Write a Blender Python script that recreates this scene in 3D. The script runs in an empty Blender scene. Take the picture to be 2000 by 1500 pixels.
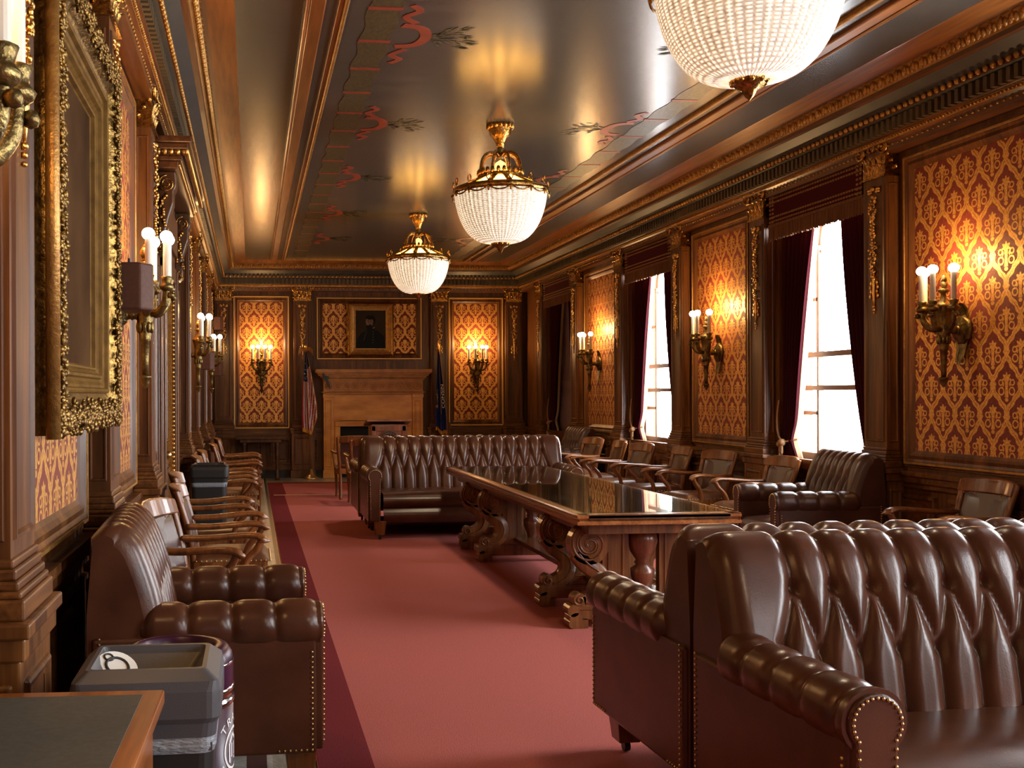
import bpy, math, random
from mathutils import Vector, Matrix
random.seed(11)
PI = math.pi
SC = bpy.context.scene
COL = SC.collection
def V(*a): return Vector(a)

# ------------------------------------------------------------------ mesh builder
class MB:
    def __init__(self):
        self.v = []; self.f = []; self.m = []; self.s = []; self.M = Matrix(); self.mat = 0
    def at(self, x=0, y=0, z=0, rz=0, rx=0, ry=0, sc=1):
        self.M = (Matrix.Translation((x, y, z)) @ Matrix.Rotation(rz, 4, 'Z') @ Matrix.Rotation(ry, 4, 'Y')
                  @ Matrix.Rotation(rx, 4, 'X') @ Matrix.Scale(sc, 4)); return self
    def add(self, vs, fs, smooth=False):
        o = len(self.v); M = self.M
        self.v += [tuple(M @ Vector(p)) for p in vs]
        for f in fs:
            self.f.append([i + o for i in f]); self.m.append(self.mat); self.s.append(smooth)
        return self
    def box(self, x0, x1, y0, y1, z0, z1):
        vs = [(x, y, z) for z in (z0, z1) for y in (y0, y1) for x in (x0, x1)]
        return self.add(vs, [(0, 2, 3, 1), (4, 5, 7, 6), (0, 1, 5, 4), (2, 6, 7, 3), (0, 4, 6, 2), (1, 3, 7, 5)])
    def frustum(self, a, b, z0, z1, cx=0, cy=0, dx=0, dy=0):
        vs = []
        for h, z, ox, oy in ((a, z0, cx, cy), (b, z1, cx + dx, cy + dy)):
            vs += [(ox - h, oy - h, z), (ox + h, oy - h, z), (ox + h, oy + h, z), (ox - h, oy + h, z)]
        return self.add(vs, [(3, 2, 1, 0), (4, 5, 6, 7), (0, 1, 5, 4), (1, 2, 6, 5), (2, 3, 7, 6), (3, 0, 4, 7)])
    def lathe(self, prof, n=24, flute=0, depth=0.0, cap=True, smooth=True, a0=0, a1=2 * PI):
        full = abs(a1 - a0 - 2 * PI) < 1e-6
        k = n if full else n + 1
        vs = []
        for r, z in prof:
            for i in range(k):
                a = a0 + (a1 - a0) * i / n
                rr = r * (1 + depth * math.cos(flute * a)) if flute else r
                vs.append((rr * math.cos(a), rr * math.sin(a), z))
        fs = []
        for j in range(len(prof) - 1):
            for i in range(n):
                i2 = (i + 1) % k
                fs.append((j * k + i, j * k + i2, (j + 1) * k + i2, (j + 1) * k + i))
        if cap and full:
            if prof[0][0] > 1e-4: fs.append(tuple(range(k - 1, -1, -1)))
            if prof[-1][0] > 1e-4: fs.append(tuple((len(prof) - 1) * k + i for i in range(k)))
        return self.add(vs, fs, smooth)
    def cyl(self, r, z0, z1, n=16, r2=None): return self.lathe([(r, z0), (r if r2 is None else r2, z1)], n, smooth=False)
    def sphere(self, x, y, z, r, n=10, m=6, sx=1, sy=1, sz=1):
        vs = [(x, y, z - r * sz)]
        for j in range(1, m):
            t = -PI / 2 + PI * j / m
            for i in range(n):
                a = 2 * PI * i / n
                vs.append((x + r * sx * math.cos(t) * math.cos(a), y + r * sy * math.cos(t) * math.sin(a), z + r * sz * math.sin(t)))
        vs.append((x, y, z + r * sz)); fs = []
        for i in range(n):
            fs.append((0, 1 + (i + 1) % n, 1 + i)); fs.append((len(vs) - 1, 1 + (m - 2) * n + i, 1 + (m - 2) * n + (i + 1) % n))
        for j in range(m - 2):
            for i in range(n):
                a = 1 + j * n + i; b = 1 + j * n + (i + 1) % n
                fs.append((a, b, b + n, a + n))
        return self.add(vs, fs, True)
    def sweep(self, path, sec, up=(0, 0, 1), scale=None, cap=True, smooth=True, closed=False):
        """section points (a,b): a along side, b along normal"""
        P = [Vector(p) for p in path]; n = len(P); k = len(sec); vs = []; up = Vector(up)
        for i, p in enumerate(P):
            t = (P[(i + 1) % n] - P[i - 1]) if closed else (P[min(i + 1, n - 1)] - P[max(i - 1, 0)])
            t.normalize()
            side = t.cross(up)
            if side.length < 1e-4: side = t.cross(Vector((0, 1, 0.01)))
            side.normalize(); nor = side.cross(t)
            sc = scale[i] if scale else 1
            sa, sb = sc if isinstance(sc, (tuple, list)) else (sc, sc)
            for a, b in sec: vs.append(p + side * a * sa + nor * b * sb)
        fs = []
        for i in range(n if closed else n - 1):
            i2 = (i + 1) % n
            for j in range(k):
                j2 = (j + 1) % k
                fs.append((i * k + j, i * k + j2, i2 * k + j2, i2 * k + j))
        if cap and not closed:
            fs.append(tuple(range(k - 1, -1, -1))); fs.append(tuple((n - 1) * k + j for j in range(k)))
        return self.add(vs, fs, smooth)
    def tube(self, path, r, n=8, up=(0, 0, 1), closed=False):
        sc = r if isinstance(r, list) else None
        rr = 1 if sc else r
        return self.sweep(path, [(rr * math.cos(2 * PI * i / n), rr * math.sin(2 * PI * i / n)) for i in range(n)], up, sc, closed=closed)
    def bar(self, path, w, h, up=(0, 0, 1), scale=None, c=0.25):
        """rounded rectangular bar: w along side, h along normal"""
        a, b = w / 2, h / 2; q = c * min(w, h)
        sec = [(a - q, -b), (a, -b + q), (a, b - q), (a - q, b), (-a + q, b), (-a, b - q), (-a, -b + q), (-a + q, -b)]
        return self.sweep(path, sec, up, scale)
    def prism(self, poly, d0, d1, plane='xz'):
        n = len(poly)
        def m(p, d): return (p[0], d, p[1]) if plane == 'xz' else ((p[0], p[1], d) if plane == 'xy' else (d, p[0], p[1]))
        vs = [m(p, d0) for p in poly] + [m(p, d1) for p in poly]
        fs = [tuple(range(n)), tuple(range(2 * n - 1, n - 1, -1))]
        fs += [(i, i + n, (i + 1) % n + n, (i + 1) % n) for i in range(n)]
        return self.add(vs, fs)
    def grid(self, fn, nu, nv, smooth=True, wrap=False):
        k = nv if wrap else nv + 1
        vs = [fn(i / nu, j / nv) for i in range(nu + 1) for j in range(k)]
        fs = [(i * k + j, (i + 1) * k + j, (i + 1) * k + (j + 1) % k, i * k + (j + 1) % k) for i in range(nu) for j in range(nv)]
        return self.add(vs, fs, smooth)
    def ring_frame(self, x0, x1, z0, z1, prof):
        """mitred rectangular frame in the xz plane; prof = [(inset, y)]"""
        k = len(prof); vs = []
        for i, y in prof:
            vs += [(x0 + i, y, z0 + i), (x1 - i, y, z0 + i), (x1 - i, y, z1 - i), (x0 + i, y, z1 - i)]
        fs = []
        for j in range(k - 1):
            for c in range(4):
                c2 = (c + 1) % 4
                fs.append((j * 4 + c, j * 4 + c2, j * 4 + 4 + c2, j * 4 + 4 + c))
        return self.add(vs, fs)

def crom(pts, n=6):
    P = [Vector(p) for p in pts]; out = []
    for i in range(len(P) - 1):
        a = P[max(i - 1, 0)]; b = P[i]; c = P[i + 1]; d = P[min(i + 2, len(P) - 1)]
        for j in range(n):
            t = j / n
            out.append(0.5 * ((2 * b) + (c - a) * t + (2 * a - 5 * b + 4 * c - d) * t * t + (3 * b - a - 3 * c + d) * t ** 3))
    out.append(P[-1]); return out

def obj(name, mb, mats, parent=None, bevel=0, seg=2):
    me = bpy.data.meshes.new(name)
    me.from_pydata(mb.v, [], mb.f)
    if not isinstance(mats, (list, tuple)): mats = [mats]
    for m in mats: me.materials.append(m)
    me.polygons.foreach_set('material_index', mb.m)
    me.polygons.foreach_set('use_smooth', mb.s)
    me.update()
    o = bpy.data.objects.new(name, me); COL.objects.link(o)
    if parent is not None: o.parent = parent
    if bevel:
        b = o.modifiers.new('Bevel', 'BEVEL'); b.width = bevel; b.segments = seg; b.limit_method = 'ANGLE'; b.angle_limit = math.radians(40)
    return o
def tag(o, label=None, cat=None, group=None, kind=None):
    if label: o['label'] = label
    if cat: o['category'] = cat
    if group: o['group'] = group
    if kind: o['kind'] = kind
    return o
def thing(name, label, cat, loc=(0, 0, 0), rz=0, group=None, kind=None):
    o = bpy.data.objects.new(name, None); COL.objects.link(o)
    o.empty_display_size = 0.1; o.location = loc; o.rotation_euler = (0, 0, rz)
    return tag(o, label, cat, group, kind)
def struct(name, mb, mats, parent=None, label=None, cat=None, bevel=0):
    o = obj(name, mb, mats, parent, bevel); o['kind'] = 'structure'
    return tag(o, label, cat)
KIDS = {}
def kids(o): return [c for c in bpy.data.objects if c.parent == o]
def dup(root, loc, rz, label, group=None, skip=()):
    r = root.copy(); COL.objects.link(r); r.location = loc; r.rotation_euler = (0, 0, rz); r['label'] = label
    if group: r['group'] = group
    if root.name not in KIDS: KIDS[root.name] = [(c, kids(c)) for c in kids(root)]
    for ch, gs in KIDS[root.name]:
        if ch.name.split('.')[0] in skip: continue
        c = ch.copy(); COL.objects.link(c); c.parent = r
        for g in gs:
            d = g.copy(); COL.objects.link(d); d.parent = c
    return r

# ------------------------------------------------------------------ materials
def newmat(name):
    m = bpy.data.materials.new(name); m.use_nodes = True
    nt = m.node_tree; nt.nodes.clear()
    out = nt.nodes.new('ShaderNodeOutputMaterial')
    return m, nt, out
def N(nt, t, **kw):
    n = nt.nodes.new(t)
    for k, v in kw.items():
        if k.startswith('i_'): n.inputs[k[2:].replace('_', ' ')].default_value = v
        else: setattr(n, k, v)
    return n
def lk(nt, a, b): nt.links.new(a, b)
def ramp(nt, fac, stops, interp='LINEAR'):
    r = nt.nodes.new('ShaderNodeValToRGB'); r.color_ramp.interpolation = interp
    e = r.color_ramp.elements
    while len(e) < len(stops): e.new(0.5)
    for i, (p, c) in enumerate(stops): e[i].position = p; e[i].color = (*c, 1)
    lk(nt, fac, r.inputs[0]); return r.outputs[0]
def mapping(nt, scale, coord='Object', loc=(0, 0, 0)):
    tc = nt.nodes.new('ShaderNodeTexCoord'); mp = nt.nodes.new('ShaderNodeMapping')
    mp.inputs['Scale'].default_value = scale; mp.inputs['Location'].default_value = loc
    lk(nt, tc.outputs[coord], mp.inputs[0]); return mp.outputs[0]
def pbr(name, col, rough=0.5, metal=0.0, var=None, scale=(5, 5, 5), detail=4, bump=0.0, bscale=None, spec=None, coat=0.0, rvar=0.0, emit=None, estr=0, sheen=0):
    m, nt, out = newmat(name)
    b = N(nt, 'ShaderNodeBsdfPrincipled')
    b.inputs['Roughness'].default_value = rough; b.inputs['Metallic'].default_value = metal
    b.inputs['Base Color'].default_value = (*col, 1)
    if spec is not None: b.inputs['Specular IOR Level'].default_value = spec
    if coat: b.inputs['Coat Weight'].default_value = coat; b.inputs['Coat Roughness'].default_value = 0.12
    if sheen: b.inputs['Sheen Weight'].default_value = sheen
    if emit: b.inputs['Emission Color'].default_value = (*emit, 1); b.inputs['Emission Strength'].default_value = estr
    if var or bump or rvar:
        no = N(nt, 'ShaderNodeTexNoise'); no.inputs['Scale'].default_value = 1; no.inputs['Detail'].default_value = detail
        lk(nt, mapping(nt, scale), no.inputs['Vector'])
        if var: lk(nt, ramp(nt, no.outputs['Fac'], [(0.3, col), (0.7, var)]), b.inputs['Base Color'])
        if rvar:
            mr = N(nt, 'ShaderNodeMapRange'); lk(nt, no.outputs['Fac'], mr.inputs[0])
            mr.inputs[3].default_value = rough - rvar; mr.inputs[4].default_value = rough + rvar
            lk(nt, mr.outputs[0], b.inputs['Roughness'])
        if bump:
            n2 = no
            if bscale:
                n2 = N(nt, 'ShaderNodeTexNoise'); n2.inputs['Detail'].default_value = 3; n2.inputs['Scale'].default_value = 1
                lk(nt, mapping(nt, bscale), n2.inputs['Vector'])
            bp = N(nt, 'ShaderNodeBump'); bp.inputs['Strength'].default_value = bump; bp.inputs['Distance'].default_value = 0.01
            lk(nt, n2.outputs['Fac'], bp.inputs['Height']); lk(nt, bp.outputs[0], b.inputs['Normal'])
    lk(nt, b.outputs[0], out.inputs[0]); return m
def wood(name, dark, mid, light, axis='z', rough=0.3, coat=0.3, k=1.0):
    m, nt, out = newmat(name)
    b = N(nt, 'ShaderNodeBsdfPrincipled'); b.inputs['Roughness'].default_value = rough
    b.inputs['Coat Weight'].default_value = coat; b.inputs['Coat Roughness'].default_value = 0.15; b.inputs['Specular IOR Level'].default_value = 0.36
    s = {'z': (9 * k, 9 * k, 0.7 * k), 'x': (0.7 * k, 9 * k, 9 * k), 'y': (9 * k, 0.7 * k, 9 * k)}[axis]
    n1 = N(nt, 'ShaderNodeTexNoise'); n1.inputs['Scale'].default_value = 1; n1.inputs['Detail'].default_value = 6; n1.inputs['Distortion'].default_value = 1.2
    lk(nt, mapping(nt, s), n1.inputs['Vector'])
    n2 = N(nt, 'ShaderNodeTexNoise'); n2.inputs['Scale'].default_value = 1; n2.inputs['Detail'].default_value = 2
    lk(nt, mapping(nt, tuple(q * 6 for q in s)), n2.inputs['Vector'])
    c1 = ramp(nt, n1.outputs['Fac'], [(0.28, dark), (0.5, mid), (0.74, light)])
    mx = N(nt, 'ShaderNodeMix', data_type='RGBA', blend_type='MULTIPLY'); mx.inputs[0].default_value = 0.55
    lk(nt, c1, mx.inputs[6]); lk(nt, ramp(nt, n2.outputs['Fac'], [(0.35, (0.45, 0.4, 0.38)), (0.6, (1, 1, 1))]), mx.inputs[7])
    lk(nt, mx.outputs[2], b.inputs['Base Color'])
    lk(nt, b.outputs[0], out.inputs[0]); return m

class NM:
    """tiny math-node helper"""
    def __init__(s, nt): s.nt = nt
    def op(s, o, a, b=None, c=None):
        n = s.nt.nodes.new('ShaderNodeMath'); n.operation = o
        for i, x in enumerate((a, b, c)):
            if x is None: continue
            if isinstance(x, (int, float)): n.inputs[i].default_value = x
            else: s.nt.links.new(x, n.inputs[i])
        return n.outputs[0]
    def add(s, a, b): return s.op('ADD', a, b)
    def sub(s, a, b): return s.op('SUBTRACT', a, b)
    def mul(s, a, b): return s.op('MULTIPLY', a, b)
    def div(s, a, b): return s.op('DIVIDE', a, b)
    def lt(s, a, b): return s.op('LESS_THAN', a, b)
    def gt(s, a, b): return s.op('GREATER_THAN', a, b)
    def abs(s, a): return s.op('ABSOLUTE', a)
    def mx(s, a, b): return s.op('MAXIMUM', a, b)
    def mn(s, a, b): return s.op('MINIMUM', a, b)
    def cos(s, a): return s.op('COSINE', a)
    def sin(s, a): return s.op('SINE', a)
    def wrap(s, a): return s.op('WRAP', a, 0.5, -0.5)
    def hyp(s, a, b): return s.op('SQRT', s.add(s.mul(a, a), s.mul(b, b)))

def damask(name):
    m, nt, out = newmat(name); q = NM(nt)
    tc = N(nt, 'ShaderNodeTexCoord'); sp = N(nt, 'ShaderNodeSeparateXYZ'); lk(nt, tc.outputs['Object'], sp.inputs[0])
    PX, PZ = 0.262, 0.44
    u = q.mul(sp.outputs[0], 1 / PX); w = q.mul(sp.outputs[2], 1 / PZ)
    X = q.wrap(u); W = q.wrap(w)
    cs = q.cos(q.mul(w, 2 * PI)); sn = q.sin(q.mul(w, 2 * PI))
    g = q.sub(q.abs(X), q.add(q.mul(cs, 0.25), 0.25))
    wid = q.add(q.mul(q.abs(sn), 0.05), q.add(0.052, q.mul(q.sin(q.mul(w, 2 * PI * 7)), 0.024)))
    ag = q.abs(g)
    band = q.mul(q.lt(ag, wid), q.gt(q.add(ag, q.mul(q.sin(q.mul(w, 2 * PI * 4)), 0.004)), 0.007))
    sel = q.gt(g, 0)
    X2 = q.wrap(q.add(u, 0.5)); W2 = q.wrap(q.add(w, 0.5))
    lx = q.add(q.mul(X, q.sub(1, sel)), q.mul(X2, sel)); lz = q.add(q.mul(W, q.sub(1, sel)), q.mul(W2, sel))
    px = q.mul(lx, PX * .95); pz = q.mul(lz, PZ * .95); ax = q.abs(px)
    dz = q.sub(pz, 0.035); ang = q.op('ARCTAN2', px, dz)
    head = q.lt(q.hyp(px, dz), q.add(0.034, q.mul(q.cos(q.mul(ang, 7)), 0.008)))
    head = q.mul(head, q.gt(dz, -0.012))
    stem = q.mul(q.lt(ax, q.add(0.011, q.mul(q.abs(q.add(pz, 0.03)), 0.12))), q.mul(q.gt(pz, -0.085), q.lt(pz, 0.045)))
    foot = q.lt(q.hyp(px, q.mul(q.add(pz, 0.10), 1.3)), 0.017)
    sc1 = q.lt(q.abs(q.sub(q.hyp(q.sub(ax, 0.047), q.add(pz, 0.045)), 0.023)), 0.0055)
    sc2 = q.lt(q.abs(q.sub(q.hyp(q.sub(ax, 0.052), q.sub(pz, 0.01)), 0.017)), 0.005)
    leaf = q.lt(q.add(q.abs(q.sub(ax, 0.03)), q.mul(q.abs(q.add(pz, 0.0)), 0.5)), 0.010)
    knot = q.lt(q.add(q.mul(q.abs(X), 1.0), q.mul(q.abs(q.op('WRAP', q.add(w, 0.5), 0.5, -0.5)), 1.1)), 0.13)
    knot2 = q.lt(q.add(q.abs(X2), q.mul(q.abs(W), 1.1)), 0.13)
    gold = band
    for e in (head, stem, foot, sc1, sc2, leaf, knot, knot2): gold = q.mx(gold, e)
    vo = N(nt, 'ShaderNodeTexVoronoi'); vo.inputs['Scale'].default_value = 1; lk(nt, mapping(nt, (72, 72, 72)), vo.inputs['Vector'])
    gold = q.mx(gold, q.lt(vo.outputs['Distance'], 0.10))
    no = N(nt, 'ShaderNodeTexNoise'); no.inputs['Scale'].default_value = 1; no.inputs['Detail'].default_value = 3
    lk(nt, mapping(nt, (90, 90, 90)), no.inputs['Vector'])
    b = N(nt, 'ShaderNodeBsdfPrincipled')
    cg = ramp(nt, no.outputs['Fac'], [(0.3, (0.48, 0.22, 0.04)), (0.7, (0.84, 0.45, 0.105))])
    cr = ramp(nt, no.outputs['Fac'], [(0.3, (0.115, 0.013, 0.007)), (0.7, (0.215, 0.028, 0.013))])
    mx = N(nt, 'ShaderNodeMix', data_type='RGBA'); lk(nt, gold, mx.inputs[0]); lk(nt, cr, mx.inputs[6]); lk(nt, cg, mx.inputs[7])
    lk(nt, mx.outputs[2], b.inputs['Base Color'])
    lk(nt, q.mul(gold, 0.55), b.inputs['Metallic'])
    lk(nt, q.sub(0.7, q.mul(gold, 0.28)), b.inputs['Roughness'])
    bp = N(nt, 'ShaderNodeBump'); bp.inputs['Strength'].default_value = 0.25; bp.inputs['Distance'].default_value = 0.004
    lk(nt, gold, bp.inputs['Height']); lk(nt, bp.outputs[0], b.inputs['Normal'])
    lk(nt, b.outputs[0], out.inputs[0]); return m

def bead_bowl(name):
    m, nt, out = newmat(name); q = NM(nt)
    tc = N(nt, 'ShaderNodeTexCoord'); sp = N(nt, 'ShaderNodeSeparateXYZ'); lk(nt, tc.outputs['Object'], sp.inputs[0])
    ang = q.op('ARCTAN2', sp.outputs[1], sp.outputs[0])
    sa = q.sin(q.mul(ang, 58)); sz = q.sin(q.mul(sp.outputs[2], 2 * PI / 0.0145))
    bead = q.mul(q.add(q.mul(sa, 0.5), 0.5), q.add(q.mul(sz, 0.5), 0.5))
    pole = q.gt(q.cos(q.mul(ang, 14)), 0.985)
    no = N(nt, 'ShaderNodeTexNoise'); no.inputs['Scale'].default_value = 1; no.inputs['Detail'].default_value = 2
    lk(nt, mapping(nt, (60, 60, 60)), no.inputs['Vector'])
    lum = q.add(q.add(0.26, q.mul(bead, 1.1)), q.add(q.mul(pole, 0.35), q.mul(q.sub(no.outputs['Fac'], 0.5), 0.9)))
    em = N(nt, 'ShaderNodeEmission'); em.inputs[0].default_value = (1, 0.74, 0.50, 1); lk(nt, q.mul(lum, BOWL_E), em.inputs[1])
    ei = N(nt, 'ShaderNodeEmission'); ei.inputs[0].default_value = (1, 0.50, 0.14, 1); ei.inputs[1].default_value = BOWL_IN
    ge = N(nt, 'ShaderNodeNewGeometry')
    gl = N(nt, 'ShaderNodeBsdfPrincipled'); gl.inputs['Base Color'].default_value = (0.8, 0.78, 0.74, 1); gl.inputs['Roughness'].default_value = 0.15
    bp = N(nt, 'ShaderNodeBump'); bp.inputs['Strength'].default_value = 0.8; bp.inputs['Distance'].default_value = 0.01
    lk(nt, bead, bp.inputs['Height']); lk(nt, bp.outputs[0], gl.inputs['Normal'])
    ad = N(nt, 'ShaderNodeAddShader'); lk(nt, em.outputs[0], ad.inputs[0]); lk(nt, gl.outputs[0], ad.inputs[1])
    mx = N(nt, 'ShaderNodeMixShader'); lk(nt, ge.outputs['Backfacing'], mx.inputs[0]); lk(nt, ad.outputs[0], mx.inputs[1]); lk(nt, ei.outputs[0], mx.inputs[2])
    lk(nt, mx.outputs[0], out.inputs[0])
    m.cycles.emission_sampling = 'FRONT'
    return m

def glass(name, tint=(1, 1, 1), rough=0.0, ior=1.5):
    m, nt, out = newmat(name)
    t = N(nt, 'ShaderNodeBsdfTransparent'); t.inputs[0].default_value = (*tint, 1)
    g = N(nt, 'ShaderNodeBsdfGlossy'); g.inputs['Roughness'].default_value = rough
    q = NM(nt); f = N(nt, 'ShaderNodeLayerWeight'); f.inputs[0].default_value = 0.5; r0 = ((ior - 1) / (ior + 1)) ** 2
    fr = q.add(r0, q.mul(1 - r0, q.op('POWER', f.outputs['Facing'], 5)))
    mx = N(nt, 'ShaderNodeMixShader'); lk(nt, fr, mx.inputs[0]); lk(nt, t.outputs[0], mx.inputs[1]); lk(nt, g.outputs[0], mx.inputs[2])
    lk(nt, mx.outputs[0], out.inputs[0]); return m
def emis(name, col, s, sampling='NONE'):
    m, nt, out = newmat(name)
    e = N(nt, 'ShaderNodeEmission'); e.inputs[0].default_value = (*col, 1); e.inputs[1].default_value = s
    lk(nt, e.outputs[0], out.inputs[0]); m.cycles.emission_sampling = sampling
    return m

def cloth_translucent(name, col, tr, mixf=0.4):
    m, nt, out = newmat(name)
    d = N(nt, 'ShaderNodeBsdfDiffuse'); d.inputs[0].default_value = (*col, 1)
    t = N(nt, 'ShaderNodeBsdfTranslucent'); t.inputs[0].default_value = (*tr, 1)
    mx = N(nt, 'ShaderNodeMixShader'); mx.inputs[0].default_value = mixf
    lk(nt, d.outputs[0], mx.inputs[1]); lk(nt, t.outputs[0], mx.inputs[2]); lk(nt, mx.outputs[0], out.inputs[0]); return m

BOWL_E, BOWL_IN = 1.25, 5.0
EXPOSURE = 0.0
WORLD = 32.0
LAMP = 1.05
M_wall = wood('walnut_panelling', (0.050, 0.0165, 0.0045), (0.128, 0.045, 0.0115), (0.225, 0.088, 0.022), 'z', 0.38, 0.08)
M_wallx = wood('walnut_rail', (0.050, 0.0165, 0.0045), (0.128, 0.045, 0.0115), (0.225, 0.088, 0.022), 'x', 0.38, 0.08)
M_wally = wood('walnut_cornice', (0.055, 0.017, 0.005), (0.125, 0.041, 0.012), (0.21, 0.078, 0.022), 'y', 0.35, 0.2)
M_band = wood('orange_wood_band', (0.13, 0.036, 0.005), (0.25, 0.078, 0.012), (0.34, 0.12, 0.021), 'y', 0.4, 0.1, 0.6)
M_chair = wood('chair_oak', (0.10, 0.030, 0.008), (0.19, 0.062, 0.016), (0.29, 0.108, 0.03), 'z', 0.28, 0.35)
M_table = wood('table_oak', (0.09, 0.031, 0.010), (0.19, 0.073, 0.023), (0.29, 0.118, 0.04), 'z', 0.3, 0.3)
M_tabley = wood('table_top_oak', (0.05, 0.018, 0.007), (0.10, 0.037, 0.014), (0.17, 0.066, 0.024), 'y', 0.25, 0.3)
M_edge = wood('orange_edge', (0.16, 0.045, 0.010), (0.30, 0.095, 0.022), (0.42, 0.16, 0.05), 'y', 0.3, 0.4)
M_door = wood('door_walnut', (0.05, 0.02, 0.010), (0.095, 0.04, 0.02), (0.15, 0.068, 0.036), 'z', 0.28, 0.35)
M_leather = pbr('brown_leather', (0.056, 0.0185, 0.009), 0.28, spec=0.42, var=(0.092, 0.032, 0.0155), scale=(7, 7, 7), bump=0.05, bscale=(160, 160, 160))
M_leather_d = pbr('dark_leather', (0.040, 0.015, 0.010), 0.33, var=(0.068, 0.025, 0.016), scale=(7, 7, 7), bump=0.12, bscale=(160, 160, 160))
M_seatl = pbr('seat_leather', (0.085, 0.030, 0.014), 0.33, var=(0.13, 0.048, 0.02), scale=(8, 8, 8), bump=0.1, bscale=(150, 150, 150))
M_gold = pbr('gilding', (0.85, 0.52, 0.16), 0.30, 1.0, var=(0.62, 0.34, 0.09), scale=(25, 25, 25), bump=0.35, bscale=(60, 60, 60), rvar=0.06)
M_goldd = pbr('dark_gilding', (0.62, 0.34, 0.085), 0.24, 1.0, var=(0.15, 0.07, 0.02), scale=(38, 38, 38), bump=0.35, bscale=(90, 90, 90))
M_gilt = pbr('bright_gilt_bead', (0.80, 0.48, 0.12), 0.38, 0.35)
M_goldm = pbr('matte_gilding', (0.50, 0.27, 0.07), 0.42, 0.7, var=(0.30, 0.14, 0.035), scale=(20, 20, 20), bump=0.3, bscale=(80, 80, 80))
M_gframe = pbr('old_frame_gold', (0.36, 0.21, 0.052), 0.34, 0.85, var=(0.11, 0.06, 0.014), scale=(34, 34, 34), bump=0.5, bscale=(70, 70, 70))
M_gflat = pbr('worn_frame_gilding', (0.20, 0.105, 0.026), 0.5, 0.1, spec=0.05, var=(0.11, 0.055, 0.013), scale=(18, 18, 18))
M_brass = pbr('aged_brass', (0.27, 0.19, 0.065), 0.36, 0.9, var=(0.09, 0.058, 0.02), scale=(22, 22, 22), bump=0.4, bscale=(60, 60, 60))
M_polished = pbr('polished_brass', (0.62, 0.45, 0.20), 0.3, 1.0)
M_slate = pbr('dark_slate_cove', (0.035, 0.036, 0.033), 0.45, var=(0.055, 0.052, 0.045), scale=(6, 6, 6))
M_dentil = pbr('olive_dentils', (0.10, 0.068, 0.03), 0.45, var=(0.07, 0.05, 0.03), scale=(9, 9, 9))
M_damask = damask('red_gold_damask')
M_candle = pbr('ivory_candle', (0.80, 0.72, 0.58), 0.5)
M_bulb = emis('lit_globe_bulb', (1, 0.86, 0.66), 14)
M_bowl = bead_bowl('crystal_beads')
M_lamp_in = emis('lit_amber_glass', (1, 0.50, 0.10), 15.0, 'FRONT')
M_core = emis('lit_amber_core', (1, 0.50, 0.12), 3.5, 'FRONT')
M_black = pbr('black_plastic', (0.012, 0.012, 0.013), 0.45)
M_gray = pbr('gray_plastic', (0.062, 0.062, 0.070), 0.45, bump=0.1, bscale=(300, 300, 300))
M_bag = pbr('bin_liner', (0.25, 0.28, 0.32), 0.2, bump=1.0, bscale=(40, 40, 160))
M_purple = pbr('purple_enamel', (0.032, 0.005, 0.022), 0.30, spec=0.35)
M_chrome = pbr('chrome', (0.8, 0.8, 0.8), 0.15, 1.0)
M_white = pbr('white_print', (0.8, 0.8, 0.8), 0.5)
M_paper = pbr('paper_cup_white', (0.75, 0.74, 0.70), 0.6)
M_ink = pbr('black_ink', (0.02, 0.02, 0.02), 0.6)
M_blotter = pbr('gray_green_leather_top', (0.050, 0.056, 0.048), 0.55, var=(0.075, 0.080, 0.068), scale=(70, 70, 70), detail=6)
M_carpet = pbr('rose_carpet', (0.36, 0.094, 0.085), 1.0, var=(0.48, 0.15, 0.13), scale=(180, 180, 180), detail=3, bump=0.3, spec=0.05)
M_carpetb = pbr('maroon_border', (0.14, 0.020, 0.026), 1.0, var=(0.20, 0.034, 0.04), scale=(180, 180, 180), detail=3, bump=0.3, spec=0.05)
M_piping = pbr('red_binding', (0.40, 0.03, 0.02), 0.8)
M_sienna = pbr('sienna_marble', (0.78, 0.36, 0.075), 0.3, var=(0.45, 0.155, 0.02), scale=(2.2, 2.2, 6), detail=10, coat=0.1)
M_stone = pbr('carved_stone', (0.52, 0.235, 0.07), 0.5, var=(0.36, 0.15, 0.04), scale=(8, 8, 8))
M_blackmarble = pbr('black_marble', (0.012, 0.014, 0.014), 0.15, var=(0.045, 0.05, 0.05), scale=(4, 4, 9), detail=9)
M_velvet = cloth_translucent('plum_velvet', (0.055, 0.011, 0.016), (0.07, 0.013, 0.018), 0.18)
M_lining = cloth_translucent('cream_lining', (0.62, 0.48, 0.33), (0.62, 0.45, 0.28), 0.4)
M_valance = pbr('plum_brocade', (0.075, 0.010, 0.014), 0.9, spec=0.1)
M_braid = pbr('gold_braid', (0.30, 0.15, 0.04), 0.6, 0.3)
M_fringe = pbr('tan_fringe', (0.26, 0.13, 0.065), 0.9, spec=0.1, var=(0.15, 0.07, 0.034), scale=(90, 90, 2), bump=0.4)
M_rope = pbr('cord_rope', (0.33, 0.18, 0.09), 0.9, spec=0.1)
M_sash = pbr('window_sash_wood', (0.20, 0.09, 0.045), 0.4)
M_shade = cloth_translucent('pink_roller_shade', (0.40, 0.26, 0.22), (0.035, 0.020, 0.016), 0.6)
M_glass = glass('window_glass')
M_tglass = glass('table_glass', (0.93, 0.97, 0.94), 0.015, 1.45)
M_firebox = pbr('firebox_black', (0.004, 0.004, 0.004), 0.9)  # even near-black for the inside of the fireplace opening
M_canvas = pbr('dark_oil_canvas', (0.030, 0.016, 0.009), 0.6, var=(0.10, 0.050, 0.022), scale=(1.6, 1.6, 1.6), detail=4, spec=0.0)
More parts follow.
